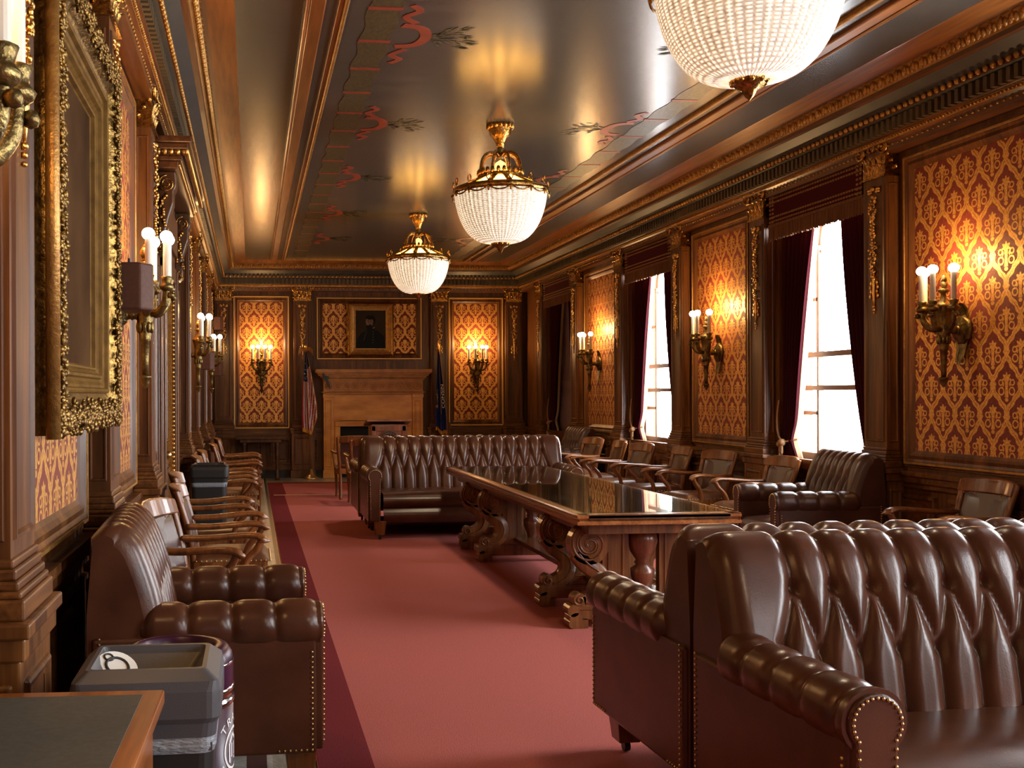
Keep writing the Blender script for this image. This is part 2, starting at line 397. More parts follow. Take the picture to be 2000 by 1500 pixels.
M_canvas2 = pbr('dark_portrait_ground', (0.022, 0.014, 0.006), 0.6, spec=0.15, var=(0.040, 0.026, 0.012), scale=(3, 3, 3))
M_coat = pbr('painted_dark_coat', (0.006, 0.008, 0.009), 0.6, spec=0.15)
M_skin = pbr('painted_flesh', (0.17, 0.075, 0.042), 0.35, var=(0.11, 0.045, 0.025), scale=(9, 9, 9))
M_hair = pbr('painted_hair', (0.010, 0.007, 0.004), 0.6, spec=0.15)
M_speaker = pbr('brown_speaker_wood', (0.075, 0.028, 0.017), 0.55, spec=0.2, var=(0.10, 0.040, 0.025), scale=(60, 60, 60))
M_grille = pbr('speaker_grille', (0.03, 0.016, 0.012), 0.8)
M_red = pbr('flag_red', (0.36, 0.012, 0.02), 0.7)
M_flagw = pbr('flag_white', (0.62, 0.60, 0.56), 0.7)
M_navy = pbr('flag_navy', (0.010, 0.014, 0.045), 0.7)
M_blue = pbr('flag_blue', (0.012, 0.022, 0.16), 0.7)
M_fgold = pbr('flag_gold_fringe', (0.62, 0.30, 0.03), 0.6)
M_pole = wood('flag_pole_oak', (0.15, 0.06, 0.02), (0.25, 0.1, 0.03), (0.35, 0.15, 0.05), 'z')
M_seal = pbr('carved_seal', (0.05, 0.018, 0.008), 0.4)
M_lectern = wood('lectern_cherry', (0.10, 0.03, 0.014), (0.17, 0.055, 0.026), (0.24, 0.085, 0.04), 'z')
M_garl = pbr('painted_laurel', (0.035, 0.032, 0.015), 0.36, var=(0.105, 0.082, 0.038), scale=(45, 18, 45), detail=6)
M_ribbon = pbr('painted_ribbon', (0.30, 0.055, 0.026), 0.38, var=(0.24, 0.035, 0.018), scale=(12, 12, 12))
M_drape = pbr('blue_gray_cloth', (0.05, 0.062, 0.07), 0.6)

def ceiling_mat():
    m, nt, out = newmat('bronze_gray_ceiling')
    b = N(nt, 'ShaderNodeBsdfPrincipled'); b.inputs['Roughness'].default_value = 0.23
    b.inputs['Specular IOR Level'].default_value = 1.0
    n1 = N(nt, 'ShaderNodeTexNoise'); n1.inputs['Scale'].default_value = 1; n1.inputs['Detail'].default_value = 4
    lk(nt, mapping(nt, (1.5, 9, 1)), n1.inputs['Vector'])
    lk(nt, ramp(nt, n1.outputs['Fac'], [(0.3, (0.062, 0.056, 0.046)), (0.7, (0.085, 0.077, 0.064))]), b.inputs['Base Color'])
    bp = N(nt, 'ShaderNodeBump'); bp.inputs['Strength'].default_value = 0.02; bp.inputs['Distance'].default_value = 0.01
    n2 = N(nt, 'ShaderNodeTexNoise'); n2.inputs['Scale'].default_value = 1; n2.inputs['Detail'].default_value = 3
    lk(nt, mapping(nt, (0.6, 7, 1)), n2.inputs['Vector']); lk(nt, n2.outputs['Fac'], bp.inputs['Height']); lk(nt, bp.outputs[0], b.inputs['Normal'])
    lk(nt, b.outputs[0], out.inputs[0]); return m
M_ceil = ceiling_mat()
def floor_mat():
    m, nt, out = newmat('marble_border_floor'); q = NM(nt)
    tc = N(nt, 'ShaderNodeTexCoord'); sp = N(nt, 'ShaderNodeSeparateXYZ'); lk(nt, tc.outputs['Object'], sp.inputs[0])
    x = q.op('ABSOLUTE', q.sub(sp.outputs[0], 2.155))          # distance from the room's long axis
    t = q.div(x, 3.0)
    G = (0.30, 0.27, 0.22); L = (0.42, 0.40, 0.36); D = (0.030, 0.026, 0.022); Pp = (0.055, 0.024, 0.028)
    c = ramp(nt, t, [(0.0, G), (0.6357, D), (0.6457, L), (0.660, G), (0.690, L), (0.6985, Pp), (0.7252, L), (0.749, G)], 'CONSTANT')
    no = N(nt, 'ShaderNodeTexNoise'); no.inputs['Scale'].default_value = 1; no.inputs['Detail'].default_value = 8; no.inputs['Distortion'].default_value = 2
    lk(nt, mapping(nt, (5, 5, 5)), no.inputs['Vector'])
    mx = N(nt, 'ShaderNodeMix', data_type='RGBA', blend_type='MULTIPLY'); mx.inputs[0].default_value = 0.8
    lk(nt, c, mx.inputs[6]); lk(nt, ramp(nt, no.outputs['Fac'], [(0.3, (0.55, 0.5, 0.45)), (0.5, (1, 1, 1)), (0.53, (1.5, 1.5, 1.5)), (0.56, (0.9, 0.9, 0.9))]), mx.inputs[7])
    b = N(nt, 'ShaderNodeBsdfPrincipled'); b.inputs['Roughness'].default_value = 0.28
    lk(nt, mx.outputs[2], b.inputs['Base Color']); lk(nt, b.outputs[0], out.inputs[0]); return m
M_floor = floor_mat()
# ================================================================== ROOM SHELL
XL, XR, YE, YB, ZC = -0.74, 5.05, 19.08, -3.6, 3.85
RZ_R, RZ_L, RZ_E = -PI / 2, PI / 2, 0.0
W_CENTRES = [8.935, 12.875, 16.815, 4.995, 1.055, -2.885]        # window bays on the right wall
WH = 0.77                                                 # half width of a window opening
ZS, ZH = 0.86, 3.34
mb = MB(); mb.box(XL - 0.4, XR + 0.5, YB - 0.2, YE + 0.4, -0.1, 0.0); struct('floor', mb, M_floor)
# ceiling with its coffer mouldings
mb = MB(); mb.box(XL - 0.3, XR + 0.4, YB - 0.2, YE + 0.3, ZC, ZC + 0.12); ceil = struct('ceiling', mb, M_ceil)
def mould(name, x0, x1, zd, mat, y1=YE - 0.80, parent=ceil):
    mb = MB(); mb.box(x0, x1, YB, y1, ZC - zd, ZC + 0.01); return struct(name, mb, mat, parent, bevel=min(zd, (x1 - x0)) * 0.35)
XM = 2.155
for sgn in (-1, 1):
    f = lambda d: XM + sgn * d
    def mm(n, a, b, zd, mat): mould(n, min(f(a), f(b)), max(f(a), f(b)), zd, mat)
    mm('gilt_bead', 1.560, 1.592, 0.035, M_goldm)
    mm('coffer_fillet', 1.592, 1.625, 0.018, M_band)
    mm('coffer_moulding', 1.70, 1.80, 0.03, M_band)
    mm('orange_fillet', 1.80, 1.825, 0.042, M_edge)
    # painted laurel band with red ribbon bows
    mb = MB(); x0, x1 = sorted((f(1.43), f(1.225)))
    n = 260
    def fn(u, v):
        y = YB + (YE - 1.0 - YB) * u
        e = 0.012 * math.sin(u * 1900 + v) if v in (0, 1) else 0
        return (x0 + (x1 - x0) * v + e, y, ZC - 0.003)
    mb.grid(fn, n, 4, False); struct('painted_laurel_band', mb, M_garl, ceil)
    mb = MB(); y = 2.2; k = 0
    while y < 17.6:
        mb.at(0, 0, 0).box(x0 - 0.005, x1 + 0.005, y - 0.022, y + 0.022, ZC - 0.006, ZC - 0.001); y += 0.60
    for yc in (2.35, 4.63, 6.90, 9.15, 11.40, 13.65, 15.9):
        d = -sgn
        for pts, w in (([(0.03, -.62), (0.09, -.52), (0.02, -.40), (0.10, -.28)], 0.05), ([(0.02, -.24), (0.15, -.18), (0.20, 0.0), (0.15, .17), (0.02, .22)], 0.075), ([(0.10, .28), (0.02, .42), (0.09, .52), (0.03, .62)], 0.05)):
            path = crom([(f(1.20) + d * a, yc + b * 0.9, ZC - 0.004) for a, b in pts], 6)
            mb.sweep(path, [(-w / 2, 0), (w / 2, 0), (w / 2, .002), (-w / 2, .002)], smooth=False)
    struct('painted_ribbon', mb, M_ribbon, ceil)
    mb = MB(); rr = random.Random(3)
    for yc in (2.35, 4.63, 6.90, 9.15, 11.40, 13.65, 15.9):
        for j in range(46):
            a = rr.uniform(-0.8, 0.8); r = rr.uniform(0.05, 0.38)
            x = f(1.05) - sgn * r * math.cos(a); y = yc + r * math.sin(a) * 0.9; l = 0.045
            t = a + rr.uniform(-.5, .5); dx, dy = -sgn * math.cos(t) * l, math.sin(t) * l
            mb.add([(x, y, ZC - .003), (x + dx - dy * .25, y + dy + dx * .25, ZC - .003), (x + 2 * dx, y + 2 * dy, ZC - .003), (x + dx + dy * .25, y + dy - dx * .25, ZC - .003)], [(0, 1, 2, 3)])
    struct('painted_leaves', mb, M_garl, ceil)
mb = MB(); mb.box(XM - 1.6, XM + 1.6, YE - .84, YE - .80, ZC - .035, ZC + .01); struct('gilt_end_bead', mb, M_goldm, ceil)

# walls
mb = MB()
cs = sorted(W_CENTRES); y = YB - 0.2
for c in cs:
    mb.box(XR, XR + 0.34, y, c - WH, 0, ZC); mb.box(XR, XR + 0.34, c - WH, c + WH, 0, ZS); mb.box(XR, XR + 0.34, c - WH, c + WH, ZH, ZC); y = c + WH
mb.box(XR, XR + 0.34, y, YE + 0.2, 0, ZC)
struct('wall_right', mb, M_wall)
mb = MB(); mb.box(XL - 0.2, XL, YB - 0.2, YE + 0.2, 0, ZC); struct('wall_left', mb, M_wall)
mb = MB(); mb.box(XL, XR, YE, YE + 0.2, 0, ZC); struct('wall_end', mb, M_wall)
mb = MB(); mb.box(XL, XR, YB - 0.2, YB, 0, ZC); struct('wall_back', mb, M_wall)

# cornices (trim) : profile of (projection, height)
PROF = [(0.0, 3.36), (0.125, 3.36), (0.13, 3.42), (0.155, 3.435), (0.16, 3.465), (0.185, 3.475), (0.19, 3.57), (0.25, 3.58), (0.255, 3.625),
        (0.27, 3.645), (0.35, 3.70), (0.385, 3.705), (0.39, 3.735), (0.44, 3.81), (0.475, 3.815), (0.64, 3.848), (0.655, 3.852)]
SEGM = [0, 0, 0, 1, 0, 2, 3, 0, 3, 3, 0, 0, 1, 0, 4, 5]          # material index per profile segment
CM = [M_wally, M_goldm, M_dentil, M_slate, M_band, M_edge]
def cornice(name, pt, acan=True):
    """pt(p, z, t) -> world point, t in 0..1 along the wall (mitred at the ends)"""
    mb = MB()
    for j in range(len(PROF) - 1):
        mb.mat = SEGM[j]; (p0, z0), (p1, z1) = PROF[j], PROF[j + 1]
        mb.add([pt(p0, z0, 0), pt(p0, z0, 1), pt(p1, z1, 1), pt(p1, z1, 0)], [(0, 1, 2, 3)])
    c = struct(name, mb, CM); L = (Vector(pt(0.2, 0, 1)) - Vector(pt(0.2, 0, 0))).length
    def along(step, fn, nm, mat):
        n = int(L / step); b = MB()
        for i in range(n): fn(b, (i + 0.5) / n)
        struct(nm, b, mat, c)
    def frame(b, p, z, t):
        o = Vector(pt(p, z, t)); x = (Vector(pt(p, z, min(t + .01, 1))) - Vector(pt(p, z, max(t - .01, 0)))).normalized()
        yv = (Vector(pt(p + 0.1, z, t)) - o); yv = (yv - x * yv.dot(x)).normalized()
        b.M = Matrix.Translation(o) @ Matrix(((x.x, yv.x, 0, 0), (x.y, yv.y, 0, 0), (x.z, yv.z, 1, 0), (0, 0, 0, 1)))
    def dent(b, t): frame(b, 0.19, 3.525, t); b.box(-0.018, 0.018, -0.01, 0.035, -0.045, 0.045)
    def egg(b, t): frame(b, 0.265, 3.605, t); b.sphere(0, 0, 0, 0.024, 6, 4, 1, 0.7, 1)
    def bead(b, t): frame(b, 0.165, 3.45, t); b.sphere(0, 0, 0, 0.011, 5, 3)
    def bead2(b, t): frame(b, 0.132, 3.40, t); b.sphere(0, 0, 0, 0.009, 5, 3, 1.6)
    def leaf(b, t):
        frame(b, 0.392, 3.737, t)
        for sx in (-1, 0, 1):
            b.sphere(sx * 0.026, 0.030 + (0.008 if sx == 0 else 0), 0.045 - 0.012 * abs(sx), 0.019, 6, 4, 0.8, 0.9, 1.9)
        b.sphere(0, 0.046, 0.082, 0.017, 6, 4, 1.3, 1, 0.8)
    along(0.071, dent, 'dentils', M_dentil); along(0.071, egg, 'egg_moulding', M_goldm)
    along(0.036, bead, 'bead_moulding', M_goldm); along(0.06, bead2, 'dash_moulding', M_goldm)
    along(0.098, leaf, 'acanthus_moulding', M_goldm)
    return c
cornice('trim_1', lambda p, z, t: (XR - p, YB + p + (YE - p - YB - p) * t, z))
cornice('trim_2', lambda p, z, t: (XL + p, YB + p + (YE - p - YB - p) * t, z))
cornice('trim_3', lambda p, z, t: (XL + p + (XR - p - XL - p) * t, YE - p, z))

# dado: chair rail, panelled dado and black marble skirting
def dado(name, base, M, x0, x1, pw=0.9):
    """local: x along the wall, -y into the room"""
    mb = MB(); mb.M = M
    mb.box(x0, x1, -0.06, 0, 0.85, 0.885); mb.box(x0, x1, -0.045, 0, 0.80, 0.85); mb.box(x0, x1, -0.025, 0, 0.76, 0.80)
    mb.box(x0, x1, -0.03, 0, 0.14, 0.20)
    n = max(1, round((x1 - x0) / pw)); w = (x1 - x0) / n
    for i in range(n):
        a, b = x0 + i * w + 0.10, x0 + (i + 1) * w - 0.10
        mb.ring_frame(a, b, 0.27, 0.68, [(-0.03, 0), (-0.025, -0.022), (0.0, -0.022), (0.015, -0.006), (0.05, -0.004), (0.07, -0.016)])
        mb.box(a + 0.069, b - 0.069, -0.016, 0, 0.339, 0.611)
    struct(name, mb, M_wallx)
    mb = MB(); mb.M = M; mb.box(x0, x1, -0.035, 0, 0, 0.14); struct(base, mb, M_blackmarble)
MR = Matrix.Translation((XR, 0, 0)) @ Matrix.Rotation(RZ_R, 4, 'Z')     # local x = -world y
ML = Matrix.Translation((XL, 0, 0)) @ Matrix.Rotation(RZ_L, 4, 'Z')     # local x = world y
ME = Matrix.Translation((0, YE, 0))
dado('trim_4', 'baseboard_right', MR, -YE, -YB); dado('trim_5', 'baseboard_left', ML, YB, YE)
dado('trim_6', 'baseboard_end', ME, XL, 1.27, 0.5); dado('trim_7', 'baseboard_end', ME, 3.09, XR, 0.5)

# ------------------------------------------------------------------ windows
def window(i, c):
    M = MR @ Matrix.Translation((-c, 0, 0)); x = 0.22               # local y of the sash plane (outwards)
    mb = MB(); mb.M = M; w = WH
    def vb(xa, wd, z0, z1, d=0.05): mb.box(xa - wd / 2, xa + wd / 2, x - d / 2, x + d / 2, z0, z1)
    def hb(x0, x1, z, ht, d=0.05): mb.box(x0, x1, x - d / 2, x + d / 2, z - ht / 2, z + ht / 2)
    vb(-w + .03, .06, ZS, ZH, .10); vb(w - .03, .06, ZS, ZH, .10); hb(-w, w, ZS + .035, .07, .10); hb(-w, w, ZH - .03, .06, .10)
    hb(-w, w, 1.535, .045, .07); hb(-w, w, 1.845, .05, .07)
    for s in (-1, 1):
        vb(s * 0.42, .040, ZS, 1.53); vb(s * 0.42, .030, 1.53, 1.84); vb(s * 0.42, .044, 1.84, 2.86)
        hb(min(s * .42, s * w), max(s * .42, s * w), 1.30, .034); hb(min(s * .42, s * w), max(s * .42, s * w), 2.36, .034)
        mb.tube([(s * 0.42 * 1.0 - s * 0.03, x, 2.80), (s * 0.66, x, 2.93)], .012, 6, up=(0, 1, 0))
        a = math.radians(50); mb.tube([(s * .42 * math.cos(a), x, 2.86 + .42 * math.sin(a)), (s * .62 * math.cos(a), x, 2.86 + .62 * math.sin(a))], .013, 6, up=(0, 1, 0))
    arc = [(0.42 * math.cos(PI * k / 20), x, 2.86 + 0.42 * math.sin(PI * k / 20)) for k in range(21)]
    mb.tube(arc, .024, 6, up=(0, 1, 0))
    f = struct('window_%d' % i, mb, M_sash)
    mb = MB(); mb.M = M; mb.box(-w - .02, w + .02, -0.03, 0.22, ZS - .04, ZS); struct('window_sill', mb, M_wallx, f)
    mb = MB(); mb.M = M; mb.box(-w + .02, w - .02, x - .003, x + .003, ZS + .02, ZH - .02); struct('window_pane', mb, M_glass, f)
    mb = MB(); mb.M = M
    for s in (-1, 1): mb.box(s * w - .012, s * w + .012, 0.0, 0.2, ZS, ZH)
    struct('window_jamb', mb, M_wall, f)
    return f
for i, c in enumerate(W_CENTRES): window(i + 1, c)

# ------------------------------------------------------------------ pilasters
def leafmesh(mb, x, y, z, h, w, out, curl=0.35, n=6):
    """acanthus leaf rising along z, bending outwards (-y)"""
    def fn(u, v):
        t = u; ww = w * (math.sin(PI * min(1, 0.15 + 0.85 * (1 - t))) * 0.6 + 0.4 * (1 - t)) * (1 + 0.22 * math.sin(t * 22))
        yy = y - out * (t ** 2.2) ; zz = z + h * (t - curl * max(0, t - 0.72) ** 1.2 * 3)
        s = (v - 0.5) * 2
        return (x + s * ww / 2, yy + 0.012 * (s * s) , zz)
    mb.grid(fn, n, 4)
def volute(mb, x, y, z, r, s):
    pts = []
    for k in range(34):
        a = k / 33 * 2 * PI * 2.1; rr = r * (1 - 0.78 * k / 33)
        pts.append((x + s * rr * math.sin(a), y, z + rr * math.cos(a)))
    mb.tube(pts, [0.016 * (1 - 0.45 * k / 33) for k in range(34)], 6, up=(0, 1, 0))
    mb.sphere(x, y - .004, z, 0.016, 8, 5)
def capital_mesh():
    mb = MB(); w = 0.15
    mb.box(-w, w, -.115, 0, 0.0, 0.30)                                   # bell
    mb.box(-w - .012, w + .012, -.13, 0, -0.018, 0.0)                    # astragal
    for sx in (-1, 1):
        volute(mb, sx * 0.145, -.135, 0.215, 0.062, sx)
        mb.bar(crom([(sx * .02, -.135, .19), (sx * .06, -.14, .26), (sx * .145, -.14, .282)], 5), .022, .02, up=(0, 1, 0))
    for k in range(4): leafmesh(mb, -0.112 + k * .075, -.115, 0.0, .11, .075, .04)
    for k in range(3): leafmesh(mb, -0.075 + k * .075, -.118, 0.02, .17, .07, .05)
    for k in range(3): mb.sphere(-.05 + k * .05, -.125, .225 - abs(k - 1) * .01, .022, 7, 5)
    mb.sphere(0, -.15, 0.30, .034, 8, 6); mb.sphere(-.03, -.145, .29, .022, 7, 5); mb.sphere(.03, -.145, .29, .022, 7, 5)
    for sx in (-1, 1):                                                    # side volutes and leaves
        for k in range(3): mb.sphere(sx * (w + .008), -.03 - .035 * k, .06 + .05 * k, .022, 6, 4)
        mb.sphere(sx * (w + .01), -.06, .22, .035, 8, 5, .4)
    return mb
def garland_mesh():
    mb = MB(); rr = random.Random(5); y = -.118
    for z, wd in ((0, .055), (-.02, .05)):
        for s in (-1, 1): mb.sphere(s * wd, y, z, .022, 6, 4, 1.5, .6, .7)
    mb.sphere(0, y - .005, .005, .022, 7, 5)
    for (z0, z1, wm) in ((-.06, -.26, .05), (-.27, -.40, .032), (-.42, -.62, .055), (-.62, -.70, .03)):
        n = int((z0 - z1) * 190)
        for k in range(n):
            t = k / n; w = wm * math.sin(PI * (0.2 + 0.75 * t))
            mb.sphere(rr.uniform(-w, w), y - rr.uniform(0, .02), z0 + (z1 - z0) * t, rr.uniform(.008, .015), 6, 4, rr.uniform(.6, 1.2), .8, rr.uniform(.7, 1.4))
    mb.at(0, y, 0).lathe([(.003, -.93), (.011, -.87), (.013, -.72), (.02, -.69)], 8); mb.at()
    for s in (-1, 1):
        for k in range(4): mb.sphere(s * (.035 + .012 * (k % 2)), y, -.74 - .035 * k, .014, 6, 4, 1, .6, 1.6)
    for k in range(3): mb.sphere(0, y, -.93 - .025 * k, .013 - .002 * k, 6, 4)
    return mb
CAP = capital_mesh(); GAR = garland_mesh()
def make_pilaster():
    t = thing('pilaster', 'x', 'pilaster')
    mb = MB(); w, d = 0.205, 0.145
    mb.box(-w, w, -d, 0, 0.14, 0.80); mb.box(-w - .03, w + .03, -d - .03, 0, 0.86, 0.90); mb.box(-w - .015, w + .015, -d - .015, 0, 0.80, 0.86); mb.box(-w - .02, w + .02, -d - .02, 0, 0, 0.14)
    mb.M = Matrix.Translation((0, -d, 0)); mb.ring_frame(-w + .05, w - .05, .24, .74, [(0, 0), (.006, -.014), (.022, -.014), (.034, -.002), (.05, -.002)]); mb.M = Matrix()
    for s in (-1, 1):
        mb.M = Matrix.Translation((s * w, -d / 2, 0)) @ Matrix.Rotation(s * PI / 2, 4, 'Z'); mb.ring_frame(-d / 2 + .02, d / 2 - .02, .24, .74, [(0, 0), (.006, -.008), (.018, -.008), (.026, -.001)])
    mb.M = Matrix(); obj('pedestal', mb, M_wall, t, 0.006)
    mb = MB()
    for a, z0, z1 in ((.045, .90, .955), (.035, .955, .975), (.026, .975, 1.0), (.018, 1.0, 1.03), (.010, 1.03, 1.055)):
        mb.box(-.152 - a, .152 + a, -.11 - a, 0, z0, z1)
    obj('base_moulding', mb, M_wallx, t, 0.007)
    mb = MB(); mb.box(-.152, .152, -.11, 0, 1.05, 3.20); mb.box(-.16, .16, -.12, 0, 3.49, 3.56)
    mb.M = Matrix.Translation((0, -.11, 0)); mb.ring_frame(-.152 + .028, .152 - .028, 1.10, 3.13, [(0, .001), (.004, -.010), (.014, -.010), (.022, .0005)]); mb.M = Matrix()
    for s in (-1, 1):
        mb.M = Matrix.Translation((s * .152, -.055, 0)) @ Matrix.Rotation(s * PI / 2, 4, 'Z'); mb.ring_frame(-.04, .04, 1.10, 3.13, [(0, .001), (.004, -.007), (.01, -.007), (.016, .0005)])
    mb.M = Matrix(); obj('shaft', mb, M_wall, t)
    c = obj('capital', CAP, M_goldd, t); c.location = (0, 0, 3.20)
    g = obj('gilt_garland', GAR, M_gold, t); g.location = (0, 0, 3.10)
    return t
pil0 = make_pilaster(); pil_used = [False]
def pilaster(x, y, rz, label, group):
    if not pil_used[0]:
        pil_used[0] = True; pil0.location = (x, y, 0); pil0.rotation_euler = (0, 0, rz); pil0['label'] = label; pil0['group'] = group; return pil0
    return dup(pil0, (x, y, 0), rz, label, group)
PR = [(5.98, 'walnut pilaster at the window wall whose gilt capital just shows at the right edge'),
      (7.95, 'walnut pilaster with gilt garland between the nearest damask panel and nearest window'),
      (9.92, 'walnut pilaster on the far side of the nearest window, daylight on its edge'),
      (11.89, 'walnut pilaster between second damask panel and second window from the camera'),
      (13.86, 'walnut pilaster on the far side of the second window'),
      (15.83, 'walnut pilaster on the near side of the farthest window'),
      (17.80, 'walnut pilaster on the far side of the farthest window, by the room corner')]
for y, l in PR: pilaster(XR - .002, y, RZ_R, l, 'pilasters along the window wall')
PE = [(-0.495, 'walnut pilaster in the left corner of the fireplace wall'), (0.92, 'walnut pilaster behind the American flag, left of the mantel'),
      (3.41, 'walnut pilaster behind the blue flag, right of the mantel'), (4.80, 'walnut pilaster in the right corner of the fireplace wall')]
for x, l in PE: pilaster(x, YE - .002, RZ_E, l, 'pilasters of the fireplace wall')
PL = [(2.98, 'massive walnut pilaster nearest the camera, beside the big gilt-framed painting'),
      (4.95, 'walnut pilaster on the left wall carrying the nearest brown speaker box'),
      (6.92, 'walnut pilaster on the left wall just before the hooded doorway'),
      (10.86, 'walnut pilaster on the left wall just beyond the hooded doorway'),
      (12.83, 'left-wall walnut pilaster carrying the middle speaker box'),
      (14.80, 'left-wall walnut pilaster between the two farthest candle sconces'),
      (16.77, 'left-wall walnut pilaster carrying the farthest speaker box')]
for y, l in PL: pilaster(XL + .002, y, RZ_L, l, 'pilasters along the left wall')

# ------------------------------------------------------------------ damask wall panels
def panel(x, y, rz, w, label, group, z0=1.045, z1=3.19, gilt=M_goldm, name='damask_panel'):
    t = thing(name, label, 'wall panel', (x, y, 0), rz, group)
    a = w / 2 + 0.095
    mb = MB(); mb.ring_frame(-a, a, z0 - .095, z1 + .095, [(-.035, 0), (-.032, -.012), (-.012, -.012), (-.008, -.03), (.012, -.030), (.03, -.022), (.055, -.028), (.075, -.014), (.095, -.003)])
    obj('panel_frame', mb, M_wall, t)
    mb = MB(); mb.ring_frame(-a, a, z0 - .095, z1 + .095, [(-.012, -.028), (-.010, -.036), (.004, -.036), (.006, -.028)])
    obj('gilt_bead', mb, gilt, t)
    mb = MB(); mb.add([(-w / 2, -.004, z0), (w / 2, -.004, z0), (w / 2, -.004, z1), (-w / 2, -.004, z1)], [(0, 1, 2, 3)])
    obj('damask', mb, M_damask, t)
    return t
GR = 'damask panels between the windows'
panel(XR, 7.02, RZ_R, 1.16, 'red and gold damask panel nearest on the window wall, at the right edge', GR)
panel(XR, 10.95, RZ_R, 1.16, 'red and gold damask panel between the nearest and second windows', GR)
panel(XR, 14.87, RZ_R, 1.16, 'red and gold damask panel between the second and farthest windows', GR)
panel(0.182, YE, RZ_E, 0.78, 'damask panel on the fireplace wall left of the American flag', 'damask panels of the fireplace wall', 1.0, 3.165, M_gilt)
panel(4.105, YE, RZ_E, 0.80, 'damask panel on the fireplace wall right of the blue flag', 'damask panels of the fireplace wall', 1.03, 3.155, M_gilt)
panel(2.14, YE, RZ_E, 1.70, 'wide damask panel over the mantel behind the small portrait', 'damask panels of the fireplace wall', 2.245, 3.145, M_gilt)
panel(XL, 3.965, RZ_L, 1.18, 'damask panel behind the big gilt-framed painting', 'damask panels of the left wall')
panel(XL, 5.935, RZ_L, 1.18, 'damask panel behind the sconce next to the nearest speaker', 'damask panels of the left wall')
panel(XL, 1.98, RZ_L, 1.18, 'damask panel behind the large sconce at the top left corner', 'damask panels of the left wall')
panel(XL, 11.85, RZ_L, 1.16, 'damask panel behind the third sconce of the left wall', 'damask panels of the left wall')
panel(XL, 13.81, RZ_L, 1.16, 'narrow-looking damask panel just past the middle speaker on the left wall', 'damask panels of the left wall')
panel(XL, 15.78, RZ_L, 1.16, 'damask panel behind the farthest sconce of the left wall', 'damask panels of the left wall')

